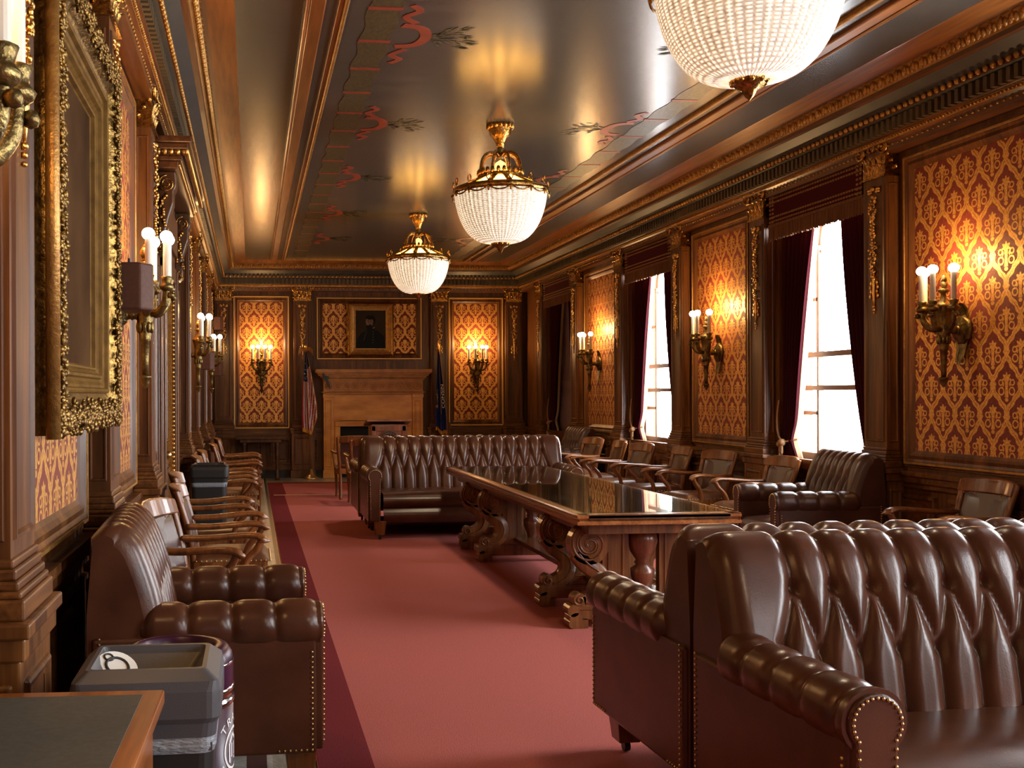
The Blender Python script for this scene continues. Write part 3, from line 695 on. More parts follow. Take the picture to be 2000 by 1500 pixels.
# ------------------------------------------------------------------ hooded doorway, left wall
def door():
    y0, y1 = 7.40, 9.42
    mb = MB(); mb.M = ML
    mb.box(y0 + .42, y1 - .42, -.03, 0, 0, 2.42)
    for a in (y0 + .42 + .08, (y0 + y1) / 2 + .06):
        for z0, z1 in ((.25, .95), (1.1, 2.3)):
            b = a + (y1 - y0 - .84) / 2 - .14
            mb.M = ML @ Matrix.Translation((0, -.03, 0)); mb.ring_frame(a, b, z0, z1, [(0, 0), (.01, -.015), (.03, -.015), (.045, -.003)]); mb.M = ML
    d = struct('door_1', mb, M_door)
    mb = MB(); mb.M = ML; mb.sphere((y0 + y1) / 2 - .06, -.09, 1.02, .03); mb.M = ML @ Matrix.Translation(((y0 + y1) / 2 - .06, -.03, 1.02)) @ Matrix.Rotation(PI / 2, 4, 'X'); mb.cyl(.012, 0, .06, 8)
    struct('door_handle', mb, M_polished, d)
    mb = MB(); mb.M = ML
    for a, b in ((y0 + .30, y0 + .42), (y1 - .42, y1 - .30)):
        mb.box(a, b, -.11, 0, 0, 2.55); mb.box(a + .02, b - .02, -.125, 0, 0, 2.53)
    mb.box(y0 + .30, y1 - .30, -.11, 0, 2.42, 2.55)
    for a, b in ((y0 + .02, y0 + .28), (y1 - .28, y1 - .02)):
        mb.box(a, b, -.09, 0, 0, 3.12); mb.box(a + .05, b - .05, -.10, 0, .2, 2.4); mb.box(a + .09, b - .09, -.115, 0, .2, 2.4)
    mb.box(y0, y1, -.09, 0, 2.55, 3.06); mb.box(y0 + .35, y1 - .35, -.12, 0, 2.65, 2.95)
    struct('door_frame', mb, M_wall, d, bevel=.006)
    mb = MB(); mb.M = ML
    for y in (y0 + .435, y1 - .435):
        mb.box(y - .02, y + .02, -.075, -.0, 0, 2.42)
        for k in range(64): mb.sphere(y, -.085, .03 + k * .0375, .017, 6, 4, 1, .8, .9)
    struct('gilt_bead_casing', mb, M_gold, d)
    mb = MB(); mb.M = ML
    for e, z0, z1 in ((.24, 3.06, 3.11), (.27, 3.11, 3.14), (.31, 3.18, 3.22), (.335, 3.22, 3.265)): mb.box(y0 - (e - .24), y1 + (e - .24), -e, 0, z0, z1)
    mb.box(y0 - .01, y1 + .01, -.255, 0, 3.13, 3.19)
    h = struct('door_hood', mb, M_wally, d, bevel=.006)
    mb = MB(); mb.M = ML
    for k in range(46): mb.sphere(y0 - .04 + k * .0465, -.30, 3.17, .022, 6, 4, .9, 1, 1.4)
    for k in range(6): mb.sphere(y0 - .035, -.06 - k * .045, 3.17, .022, 6, 4, .9, 1, 1.4)
    for k in range(44): mb.sphere(y0 + .02 + k * .046, -.245, 3.085, .013, 5, 4)
    struct('gilt_hood_moulding', mb, M_gold, h)
    for yy in (y0 + .15, y1 - .15):
        mb = MB(); mb.M = ML
        poly = [(-.09, 3.05), (-.215, 3.05)] + [(-.165 - .055 * math.cos(a), 2.97 - .075 * math.sin(a)) for a in [math.radians(k) for k in range(0, 60, 12)]] + [(-.20, 2.83), (-.165, 2.72), (-.14, 2.62), (-.155, 2.56), (-.15, 2.50), (-.12, 2.47), (-.09, 2.47)]
        n = len(poly); vs = [(yy - .085, p[0], p[1]) for p in poly] + [(yy + .085, p[0], p[1]) for p in poly]
        mb.add(vs, [tuple(range(n)), tuple(range(2 * n - 1, n - 1, -1))] + [(i, i + n, (i + 1) % n + n, (i + 1) % n) for i in range(n)])
        c = struct('door_console', mb, M_door, d, bevel=.008)
        mb = MB(); mb.M = ML
        for s in (-1, 1):
            x = yy + s * .088
            for (cy, cz, r) in ((-.155, 2.965, .06), (-.125, 2.52, .032)):
                pts = [(x, cy + r * (1 - .8 * k / 26) * math.sin(k / 26 * 4 * PI), cz + r * (1 - .8 * k / 26) * math.cos(k / 26 * 4 * PI)) for k in range(27)]
                mb.tube(pts, .007, 5, up=(1, 0, 0))
            rr = random.Random(2)
            for k in range(16): mb.sphere(x, -.10 - rr.uniform(0, .05) , 2.60 + k * .019, .016, 6, 4, .5, 1, 1.2)
        struct('gilt_scrollwork', mb, M_goldd, c)
door()
# ================================================================== LAMPS
def make_sconce():
    """local: wall at y=0, -y into the room, z=0 at the floor"""
    t = thing('candle_sconce', 'x', 'wall lamp')
    ys = -0.15
    mb = MB()                                                             # rosette with palmette leaves
    mb.M = Matrix.Translation((0, 0, 1.93)) @ Matrix.Rotation(PI / 2, 4, 'X'); mb.lathe([(.10, 0), (.105, .012), (.085, .028), (.06, .03), (.045, .05), (.0, .055)], 20, 10, .05)
    mb.M = Matrix()
    for k in range(7):
        a = (k - 3) * .34
        leafmesh(mb, math.sin(a) * .045, -.01, 1.99, .17 * math.cos(a * .6), .045, .03)
    for k in range(5):
        a = (k - 2) * .4; x = math.sin(a) * .06; L = .20 * math.cos(a * .7)
        mb.grid(lambda u, v: (x * (1 - .4 * u) + (v - .5) * .05 * (1 - u * .8), -.012 - .03 * u * u, 1.87 - L * u), 6, 3)
    obj('backplate', mb, M_brass, t)
    mb = MB(); mb.M = Matrix.Translation((0, -.04, 1.93)) @ Matrix.Rotation(PI / 2, 4, 'X')
    mb.lathe([(.045, 0), (.030, .015), (.026, .03), (.034, .04), (.026, .05), (.030, .065), (.022, .08), (.022, .12)], 14)
    obj('bracket', mb, M_brass, t)
    mb = MB(); mb.at(0, ys, 0)
    mb.lathe([(.016, 1.585), (.019, 1.68), (.024, 1.78), (.030, 1.785), (.030, 1.80), (.034, 1.83), (.043, 1.90), (.050, 1.94), (.040, 1.955), (.040, 1.99), (.05, 2.05), (.062, 2.09), (.066, 2.10), (.05, 2.115), (.03, 2.13), (.018, 2.16), (.015, 2.19), (.035, 2.20), (.038, 2.215), (.02, 2.225)], 20, 10, .06)
    for k in range(10):
        a = 2 * PI * k / 10; mb.sphere(.038 * math.cos(a), .038 * math.sin(a), 1.86, .013, 6, 4, 1, 1, 2.6)
    obj('stem', mb, M_brass, t)
    mb = MB(); mb.at(0, ys, 0); mb.lathe([(.0, 1.52), (.012, 1.53), (.024, 1.555), (.026, 1.575), (.034, 1.58), (.034, 1.592), (.016, 1.597)], 14); obj('acorn_finial', mb, M_brass, t)
    mb = MB(); mb.at(0, ys, 0); pts = [(.0, 0, 2.225), (.012, 0, 2.245), (-.006, .006, 2.27), (.008, 0, 2.295), (.0, -.004, 2.315)]
    mb.tube(crom(pts, 5), [.008 + .014 * math.sin(PI * min(1, k / 20 * .85 + .12)) for k in range(21)], 8, up=(0, 1, 0)); obj('flame_finial', mb, M_brass, t)
    for ang in (-165, -112, -68, -15):
        a = math.radians(ang); c, s = math.cos(a), math.sin(a); R = 0.165
        def q(r, z): return (c * r, ys + s * r * .80, z)
        mb = MB(); path = crom([q(.03, 1.95), q(.07, 1.935), q(.115, 1.95), q(.155, 2.0), q(R, 2.06)], 6)
        mb.tube(path, [(.016, .020), (.018, .022)] and [.017 + .006 * math.sin(k / 24 * PI) for k in range(25)], 8)
        for k in range(4, 25, 3):
            p = path[k]; mb.sphere(p.x, p.y, p.z - .012, .015, 6, 4, 1, 1, .8)
        mb.sphere(q(.2, 1.99)[0], q(.2, 1.99)[1], 2.03, .02, 6, 4)
        mb.at(c * R, ys + s * R * .80, 0)
        mb.lathe([(.012, 2.05), (.034, 2.065), (.040, 2.08), (.030, 2.09), (.024, 2.10), (.028, 2.115), (.033, 2.13), (.022, 2.135)], 14)
        obj('arm', mb, M_brass, t)
        mb = MB(); mb.at(c * R, ys + s * R * .80, 0); mb.cyl(.0185, 2.13, 2.325, 14); cd = obj('candle', mb, M_candle, t)
        mb = MB(); mb.sphere(c * R, ys + s * R * .80, 2.352, .036, 14, 9, 1, 1, .93); obj('bulb', mb, M_bulb, cd)
    return t
def lamp_light(name, loc, power, col, radius, parent=None):
    l = bpy.data.lights.new(name, 'POINT'); l.energy = power * LAMP; l.color = col; l.shadow_soft_size = radius
    o = bpy.data.objects.new(name, l); COL.objects.link(o); o.location = loc
    if parent: o.parent = parent
    return o
SCON = [(XR, 7.05, RZ_R, 'candle sconce on the damask panel at the right edge', 0), (XR, 10.98, RZ_R, 'candle sconce on the damask panel between the nearest and second windows', 0),
        (XR, 14.93, RZ_R, 'candle sconce on the damask panel beyond the second window', 0), (0.182, YE, RZ_E, 'dark candle sconce on the damask panel left of the American flag', 0),
        (4.105, YE, RZ_E, 'dark candle sconce on the damask panel right of the blue flag', 0), (XL, 2.07, RZ_L, 'brass candle sconce largest in view, cut off at the top left corner', 0),
        (XL, 5.90, RZ_L, 'brass candle sconce beside the nearest brown speaker box', 0), (XL, 11.75, RZ_L, 'brass candle sconce in front of the middle speaker box', 0), (XL, 15.7, RZ_L, 'brass candle sconce farthest along the left wall', 0)]
sc0 = make_sconce()
for i, (x, y, rz, lab, _) in enumerate(SCON):
    if i == 0: s = sc0; s.location = (x - .008, y, 0); s.rotation_euler = (0, 0, rz); s['label'] = lab; s['group'] = 'four-candle brass wall sconces'
    else: s = dup(sc0, (x + .008 * ((x < 0) - (x > 5)), y - .008 * (y > 19), 0), rz, lab, 'four-candle brass wall sconces')
    lamp_light('sconce_light', (0, -0.17, 2.44), 17, (1, 0.56, 0.20), 0.05, s)

def make_chandelier():
    t = thing('crystal_chandelier', 'x', 'chandelier')
    mb = MB()
    mb.lathe([(.03, -.20), (.036, -.17), (.05, -.14), (.068, -.11), (.085, -.095), (.09, -.06), (.105, -.03), (.11, 0)], 24, 12, .05)
    for k in range(16): a = 2 * PI * k / 16; mb.sphere(.105 * math.cos(a), .105 * math.sin(a), -.02, .022, 6, 4, 1, 1, 1.2)
    obj('canopy', mb, M_goldd, t)
    mb = MB(); mb.lathe([(.028, -.30), (.032, -.275), (.022, -.26), (.034, -.235), (.030, -.215), (.02, -.20), (.025, -.18)], 14); obj('stem', mb, M_brass, t)
    mb = MB()                                                             # crown
    for k in range(8):
        a = 2 * PI * k / 8; c, s = math.cos(a), math.sin(a)
        mb.bar(crom([(c * r, s * r, z) for r, z in ((.03, -.27), (.09, -.255), (.15, -.29), (.18, -.37), (.175, -.45))], 5), .034, .014, up=(-s, c, 0))
    mb.lathe([(.185, -.485), (.20, -.475), (.20, -.45), (.185, -.44), (.17, -.45), (.17, -.48)], 32, cap=False)
    for k in range(24): a = 2 * PI * k / 24; mb.sphere(.19 * math.cos(a), .19 * math.sin(a), -.425, .02, 6, 4, 1, 1, 1.6)
    obj('crown', mb, M_goldd, t)
    mb = MB(); mb.lathe([(.0, -.47), (.05, -.45), (.06, -.40), (.045, -.34), (.0, -.31)], 12); obj('lit_amber_core', mb, M_core, t)
    mb = MB(); mb.lathe([(.385, -.575), (.19, -.475)], 32, cap=False); obj('lit_glass_collar', mb, M_lamp_in, t)
    mb = MB()
    for k in range(14):
        a = 2 * PI * k / 14; c, s = math.cos(a), math.sin(a); mb.bar([(c * .19, s * .19, -.47), (c * .39, s * .39, -.565)], .05, .014, up=(0, 0, 1))
    mb.lathe([(.385, -.62), (.415, -.615), (.42, -.58), (.405, -.56), (.375, -.56), (.37, -.60)], 48, cap=False)
    for k in range(14):
        a = 2 * PI * k / 14; c, s = math.cos(a), math.sin(a)
        lp = [(c * (.41 + 0), s * .41, -.56)]
        pts = [(c * .412 - s * .018 * math.sin(b), s * .412 + c * .018 * math.sin(b), -.525 - .03 * math.cos(b)) for b in [2 * PI * j / 10 for j in range(10)]]
        mb.tube(pts, .006, 5, up=(c, s, 0), closed=True)
        mb.sphere(c * .418, s * .418, -.625, .013, 6, 4, 1, 1, 2.2)
    for k in range(14):                                                   # swags
        a0 = 2 * PI * k / 14; pts = [(.425 * math.cos(a0 + 2 * PI / 14 * j / 8), .425 * math.sin(a0 + 2 * PI / 14 * j / 8), -.61 - .035 * math.sin(PI * j / 8)) for j in range(9)]
        mb.tube(pts, .007, 5)
    obj('rim', mb, M_goldd, t)
    mb = MB(); pr = []
    for k in range(25):
        q = k / 24; pr.append((.075 + (.405 - .075) * math.sin(q * PI / 2) ** 0.8, -1.04 + .46 * (1 - math.cos(q * PI / 2) ** 1.15)))
    mb.lathe(pr, 64, cap=False); obj('beaded_bowl', mb, M_bowl, t)
    mb = MB(); mb.lathe([(.0, -1.13), (.018, -1.11), (.03, -1.085), (.055, -1.07), (.075, -1.05), (.085, -1.03), (.075, -1.02)], 18, 9, .08); 
    for k in range(10): a = 2 * PI * k / 10; mb.sphere(.07 * math.cos(a), .07 * math.sin(a), -1.045, .018, 6, 4)
    obj('finial', mb, M_goldd, t)
    return t
CHY = [(4.44, 'crystal bead chandelier nearest, cut off by the top of the picture'), (9.08, 'crystal bead chandelier in the middle of the room'), (13.65, 'crystal bead chandelier farthest, in front of the fireplace wall'), (-0.2, 'crystal bead chandelier behind the camera')]
ch0 = make_chandelier()
for i, (y, lab) in enumerate(CHY):
    if i == 0: c = ch0; c.location = (2.18, y, ZC + .045); c['label'] = lab; c['group'] = 'beaded crown chandeliers'
    else: c = dup(ch0, (2.18, y, ZC), 0.2 * i, lab, 'beaded crown chandeliers')
    l = bpy.data.lights.new('chandelier_light', 'SPOT'); l.energy = 40 * LAMP; l.color = (1, 0.76, 0.5); l.shadow_soft_size = 0.10
    l.spot_size = math.radians(172); l.spot_blend = 0.5
    o = bpy.data.objects.new('chandelier_light', l); COL.objects.link(o); o.location = (0, 0, -1.15); o.parent = c
# ================================================================== LEATHER SOFAS AND CLUB CHAIRS
def nails(mb, pts, step=.018, r=.0052):
    P = [Vector(p) for p in pts]
    for a, b in zip(P, P[1:]):
        n = max(1, int((b - a).length / step))
        for k in range(n): q = a.lerp(b, k / n); mb.sphere(q.x, q.y, q.z, r, 6, 4)
def make_seat(name, cat, W, pitch, M_l, D=0.88, res=16, EN=.20):
    """local: rear plane y=0, front towards -y"""
    t = thing(name, 'x', cat)
    HB = W / 2 - 0.03                                                     # half width of the back
    # ---- back: profile (y,z) front bottom -> over the top -> rear bottom
    fr = crom([(-.32, .40, 0), (-.30, .55, 0), (-.262, .75, 0), (-.218, .89, 0), (-.178, .97, 0), (-.12, 1.017, 0), (-.06, 1.015, 0), (-.012, .975, 0)], 9)
    prof = [(p.x, p.y) for p in fr]; L = [0]
    for a, b in zip(prof, prof[1:]): L.append(L[-1] + math.hypot(b[0] - a[0], b[1] - a[1]))
    nf = len(prof); prof += [(-.012, .93), (0.0, .7), (0.0, .45), (0.0, .2)]
    nrm = []
    for i in range(len(prof)):
        a = prof[max(i - 1, 0)]; b = prof[min(i + 1, len(prof) - 1)]; dx, dz = b[0] - a[0], b[1] - a[1]; l = math.hypot(dx, dz)
        nrm.append((-dz / l, dx / l))
    LT = L[nf - 1]; tu, tl = .475, .27                                     # arc length of the upper and lower button rows
    K = int((2 * HB - EN * 2) / pitch); half = K * pitch / 2
    A, R = .034, pitch * .42
    def seam(s, l):
        q = (s + half) / pitch
        if abs(s) > half + pitch * .75: return 1, 1
        u0 = min(max(round(q), 0), K); d = 1e9; 
        if l >= tu: d = abs(q - u0) * pitch
        elif l >= tl:
            f = (tu - l) / (tu - tl)                                       # 0 at the upper row
            for k in (math.floor(q) - 1, math.floor(q), math.floor(q) + 1, math.floor(q) + 2):
                if not 0 <= k <= K: continue
                for sg in (-.5, .5):
                    if k + sg < 0 and False: continue
                    d = min(d, abs(q - (k + sg * f)) * pitch * .86)
        else:
            k = math.floor(q); d = min(abs(q - (k + .5)), abs(q - k + .5), abs(q - k - 1.5)) * pitch
            if q < -.6 or q > K + .6: d = 1
        b = 1e9
        for k in (math.floor(q), math.floor(q) + 1):
            if 0 <= k <= K: b = min(b, math.hypot((q - k) * pitch, l - tu))
        for k in (math.floor(q) - 1, math.floor(q), math.floor(q) + 1):
            b = min(b, math.hypot((q - k - .5) * pitch, l - tl))
        return d, b
    nu = int(2 * HB / pitch * res)
    mb = MB(); npf = len(prof); RE = .075
    def fb(u, v):
        s = -HB + 2 * HB * u; i = int(round(v * (npf - 1))); y, z = prof[i]; ny, nz = nrm[i]; h = 0
        if i < nf:
            d, b = seam(s, L[i]); x = min(d / R, 1)
            fade = min(1, max(0, (LT - L[i]) / .10))
            h = -A * fade * ((1 - x) ** 2.4) - .020 * math.exp(-(b / .024) ** 2) * fade
        e = HB - abs(s); fr_ = min(1, max(0, -y / .13)) if z > .5 or i < nf else 0
        if e < RE:
            h -= fr_ * (RE - math.sqrt(max(0, RE * RE - (RE - e) ** 2)))
        return (s, y + ny * h, z + nz * h)
    mb.grid(fb, nu, npf - 1)
    for u in (0, 1): mb.add([fb(u, j / (npf - 1)) for j in range(npf)], [tuple(range(npf)) if u else tuple(range(npf - 1, -1, -1))])
    bk = obj('tufted_back', mb, M_l, t)
    # ---- arms
    xa = W / 2 - .083; za, ra = .645, .088
    for s in (-1, 1):
        mb = MB(); n = 88; y0, y1 = -.17, -D; pl = .157
        def fa(u, v):
            y = y0 + (y1 - y0) * u; a = 2 * PI * v
            d = abs(((-y - .04) / pl + .5) % 1 - .5) * pl; top = .5 + .5 * max(-1, min(1, math.sin(a) * 1.6 + .6))
            q0 = min(1, (y0 - y) / .07); dome = math.sqrt(max(0, 1 - (1 - q0) ** 2)) * .92 + .08 if q0 < 1 else 1
            r = dome * ra * (1 - .20 * top * (1 - min(d / .055, 1)) ** 2.6)
            return (s * xa + r * 1.02 * math.cos(a), y, za + r * math.sin(a) * 1.0)
        mb.grid(fa, n, 22, True, True)
        for e in (0, 1): mb.add([fa(e, j / 22) for j in range(22)], [tuple(range(22))])
        obj('arm', mb, M_l, t)
        mb = MB(); x0, x1 = sorted((s * (xa - .062), s * (W / 2 - .016)))
        mb.box(x0, x1, -D + .012, -.02, .18, .62); sp = obj('side_panel', mb, M_l, t, .012)
        # front facing: keyhole
        w0, w1 = .058, .052
        poly = [(s * xa + .076 * math.cos(math.radians(a)), za + .076 * math.sin(math.radians(a))) for a in range(-40, 221, 13)]
        poly += [(s * xa - w0, .52), (s * xa - w1, .19), (s * xa + w1, .19), (s * xa + w0, .52)]
        mb = MB(); mb.prism(poly, -D - .012, -D + .02); fp = obj('arm_front', mb, M_l, t, .008)
        mb = MB(); inner = [(s * xa + (px - s * xa) * .86, -D - .014, za + (pz - za) * (.86 if pz > .5 else .97)) for px, pz in poly[:-2] + [poly[-2], poly[-1]]]
        nails(mb, inner[:22] + [inner[-4]] + [inner[-3]]); nails(mb, [inner[-2], inner[-1], inner[0]])
        obj('brass_nail_trim', mb, M_polished, fp)
        mb = MB(); xs = s * (W / 2 - .014)
        nails(mb, [(xs, -D + .03, .55), (xs, -D + .03, .195), (xs, -D + .17, .195)]); nails(mb, [(xs, -.045, .62), (xs, -.045, .195), (xs, -.16, .195)])
        obj('brass_nail_trim', mb, M_polished, sp)
    # ---- seat
    xi = W / 2 - .17
    def slab(z0, z1, yf, bul, nm):
        c = [(-.25, z0)] + [(yf + bul * (1 - math.sin(PI * k / 10)) , z0 + (z1 - z0) * k / 10) for k in range(11)] + [(-.55, z1 + .02), (-.30, z1 + .01)]
        mb = MB(); n = 24; k = len(c)
        vs = [(-xi + 2 * xi * i / n, y, z + (.012 * math.sin(PI * i / n) if z > z1 - .001 else 0)) for i in range(n + 1) for y, z in c]
        fs = [(i * k + j, i * k + j + 1, (i + 1) * k + j + 1, (i + 1) * k + j) for i in range(n) for j in range(k - 1)]
        mb.add(vs, fs, True); obj(nm, mb, M_l, t)
    slab(.32, .46, -D - .01, .045, 'seat_cushion'); slab(.17, .32, -D - .005, .04, 'seat_apron')
    for sx in (-1, 1):
        for y in (-D + .065, -.075):
            mb = MB(); mb.frustum(.044, .060, .045, .19, sx * (W / 2 - .14), y); lg = obj('leg', mb, M_chair, t, .004)
            mb = MB(); mb.M = Matrix.Translation((sx * (W / 2 - .14) - .012, y, .022)) @ Matrix.Rotation(PI / 2, 4, 'Y'); mb.cyl(.022, 0, .024, 12); mb.M = Matrix(); mb.at(sx * (W / 2 - .14), y, 0).cyl(.008, .02, .05, 8)
            obj('caster', mb, M_black, lg)
    return t
sofa0 = make_seat('chesterfield_sofa', 'sofa', 2.26, .133, M_leather)
GS = 'tufted brown leather sofas set back to back'
NS = (2.555, 3.42, .0125); NR = math.radians(2.4)
sofa0.location = NS; sofa0.rotation_euler = (0, 0, NR); sofa0['label'] = 'large tufted brown leather sofa in the right foreground, its tufted back facing us'; sofa0['group'] = GS
dup(sofa0, (NS[0] - .025 * math.sin(NR), NS[1] + .025, .0125), NR + PI, 'brown leather sofa backing onto the foreground sofa, facing the long table', GS)
FS = (2.29, 11.50, .0125)
dup(sofa0, FS, 0, 'tufted brown leather sofa beyond the long table, seen from the front', GS)
dup(sofa0, (2.28, 11.525, .0125), PI, 'brown leather sofa facing the fireplace, behind the far sofa', GS)
cc0 = make_seat('club_armchair', 'armchair', 0.96, .118, M_leather, 0.83, EN=.11)
GC = 'tufted leather club armchairs'
cc0.location = (-.60, 4.26, 0); cc0.rotation_euler = (0, 0, PI / 2 + math.radians(2)); cc0['label'] = 'brown leather club armchair at the left wall behind the bins'; cc0['group'] = GC
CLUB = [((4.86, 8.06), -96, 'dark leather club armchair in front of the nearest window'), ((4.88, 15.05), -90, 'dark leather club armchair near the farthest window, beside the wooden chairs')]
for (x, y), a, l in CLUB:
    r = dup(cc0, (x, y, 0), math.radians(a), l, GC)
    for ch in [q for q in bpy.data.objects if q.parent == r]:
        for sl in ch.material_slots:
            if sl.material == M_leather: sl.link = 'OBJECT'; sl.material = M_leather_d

# ================================================================== WOODEN ARMCHAIRS
def make_chair(name='oak_armchair'):
    """local: centre on the floor, front towards -y"""
    t = thing(name, 'x', 'chair')
    for s in (-1, 1):
        mb = MB(); mb.bar(crom([(s * .235, -.225, 0), (s * .228, -.22, .12), (s * .235, -.225, .28), (s * .24, -.232, .40)], 5), .045, .045, up=(1, 0, 0), scale=[.6 + .5 * k / 15 for k in range(16)]); obj('leg', mb, M_chair, t)
        mb = MB(); mb.bar(crom([(s * .21, .27, 0), (s * .21, .235, .2), (s * .215, .22, .42), (s * .235, .25, .62), (s * .25, .30, .80), (s * .252, .325, .88)], 6), .040, .048, up=(1, 0, 0), c=.35); obj('rear_leg', mb, M_chair, t)
        mb = MB()
        mb.bar(crom([(s * .245, .255, .655), (s * .265, .10, .655), (s * .285, -.06, .668), (s * .285, -.17, .672), (s * .280, -.225, .655), (s * .275, -.235, .635)], 6), .070, .036, up=(0, 0, 1), c=.4)
        mb.bar(crom([(s * .280, -.215, .655), (s * .272, -.19, .60), (s * .262, -.13, .53), (s * .252, -.10, .44), (s * .250, -.10, .40)], 6), .038, .050, up=(1, 0, 0), c=.35)
        obj('arm', mb, M_chair, t)
    mb = MB(); mb.box(-.245, .245, -.25, -.215, .355, .43); mb.box(-.235, .235, .20, .235, .355, .43)
    for s in (-1, 1): mb.box(s * .24 - .016, s * .24 + .016, -.24, .22, .355, .43)
    obj('seat_frame', mb, M_chair, t, .006)
    mb = MB()
    def fs(u, v):
        a, b = u * 2 - 1, v * 2 - 1
        e = (1 - a ** 6) * (1 - b ** 6)
        return (a * .255, -.02 + b * .245 , .43 + .055 * max(0, e) ** .5)
    mb.grid(fs, 16, 16); sc = obj('seat', mb, M_seatl, t)
    mb = MB(); nails(mb, [(-.255, .2, .434), (-.257, -.268, .434), (.257, -.268, .434), (.255, .2, .434)], .03, .006); obj('brass_nail_trim', mb, M_polished, sc)
    def curve(x, z): return .315 + (z - .88) * .30 + .055 * (1 - (x / .25) ** 2)
    mb = MB(); n = 14; vs = []; fs_ = []
    for i in range(n + 1):
        x = -.262 + .524 * i / n
        top = .905 - .02 * abs(x / .26) ** 3
        for z, dy in ((.80, -.018), (top, -.018), (top, .016), (.80, .016)): vs.append((x, curve(x, z) + dy, z))
    for i in range(n):
        for j in range(4): fs_.append((i * 4 + j, i * 4 + (j + 1) % 4, i * 4 + 4 + (j + 1) % 4, i * 4 + 4 + j))
    fs_ += [(3, 2, 1, 0), tuple(n * 4 + j for j in range(4))]
    mb.add(vs, fs_); obj('top_rail', mb, M_chair, t, .010)
    mb = MB()
    def fp(u, v):
        x = -.215 + .43 * u; z = .48 + .325 * v; e = max(0, (1 - (2 * u - 1) ** 6) * (1 - (2 * v - 1) ** 6))
        return (x, curve(x, z) - .004 - .028 * e ** .5, z)
    mb.grid(fp, 14, 12)
    mb.add([(-.215, curve(.215, .48) + .006, .48), (.215, curve(.215, .48) + .006, .48), (.215, curve(.215, .80) + .006, .80), (-.215, curve(.215, .80) + .006, .80)], [(0, 1, 2, 3)])
    pd = obj('back_pad', mb, M_leather_d, t)
    mb = MB(); nails(mb, [(-.205 + .041 * k, curve(-.205 + .041 * k, .795) - .024, .795) for k in range(11)], .025, .005); obj('brass_nail_trim', mb, M_polished, pd)
    mb = MB(); mb.bar([(-.215, .225, .47), (.215, .225, .47)], .03, .045, up=(0, 0, 1)); obj('lower_rail', mb, M_chair, t)
    return t
chair0 = make_chair()
GL, GW, GF = 'oak armchairs along the left wall', 'oak armchairs along the window wall', 'oak armchairs behind the far sofa'
CH = [(-.22, 5.88, 90 - 14, 'oak armchair next to the club armchair at the left wall', GL), (-.15, 6.98, 90, 'second oak armchair from the club armchair along the left wall', GL), (-.24, 8.08, 90, 'oak armchair nearest in front of the black bin, in the near left-hand row', GL),
      (-.20, 10.35, 90, 'oak armchair right behind the black bin', GL), (-.20, 11.45, 90, 'second oak armchair behind the black bin', GL), (-.13, 12.95, 90, 'third oak armchair behind the black bin', GL), (-.13, 14.6, 90, 'oak armchair at the far end of the left-hand row', GL),
      (4.64, 6.68, -90, 'oak armchair with brown leather back at the right edge behind the foreground sofa', GW), (4.60, 9.36, -88, 'oak armchair half hidden behind the club armchair by the nearest window', GW),
      (4.50, 10.40, -77, 'oak armchair with sunlit arms right below the second damask panel', GW), (4.46, 11.34, -92, 'oak armchair at the near edge of the second window', GW), (4.33, 12.14, -82, 'dark-backed oak armchair in front of the second window', GW),
      (4.33, 13.0, -95, 'oak armchair beyond the second window, nearer of two behind the table', GW), (4.33, 13.95, -80, 'oak armchair farthest along the window wall, beside the club armchair', GW),
      (1.46, 15.10, 180, 'oak armchair left of the lectern, farther of two turned to the fireplace', GF), (1.56, 14.20, 180, 'oak armchair close behind the far sofa, turned to the fireplace', GF)]
for i, (x, y, a, l, g) in enumerate(CH):
    if i == 0: chair0.location = (x, y, 0); chair0.rotation_euler = (0, 0, math.radians(a)); chair0['label'] = l; chair0['group'] = g
    else: dup(chair0, (x, y, .0125 if g == GF else 0), math.radians(a), l, g)

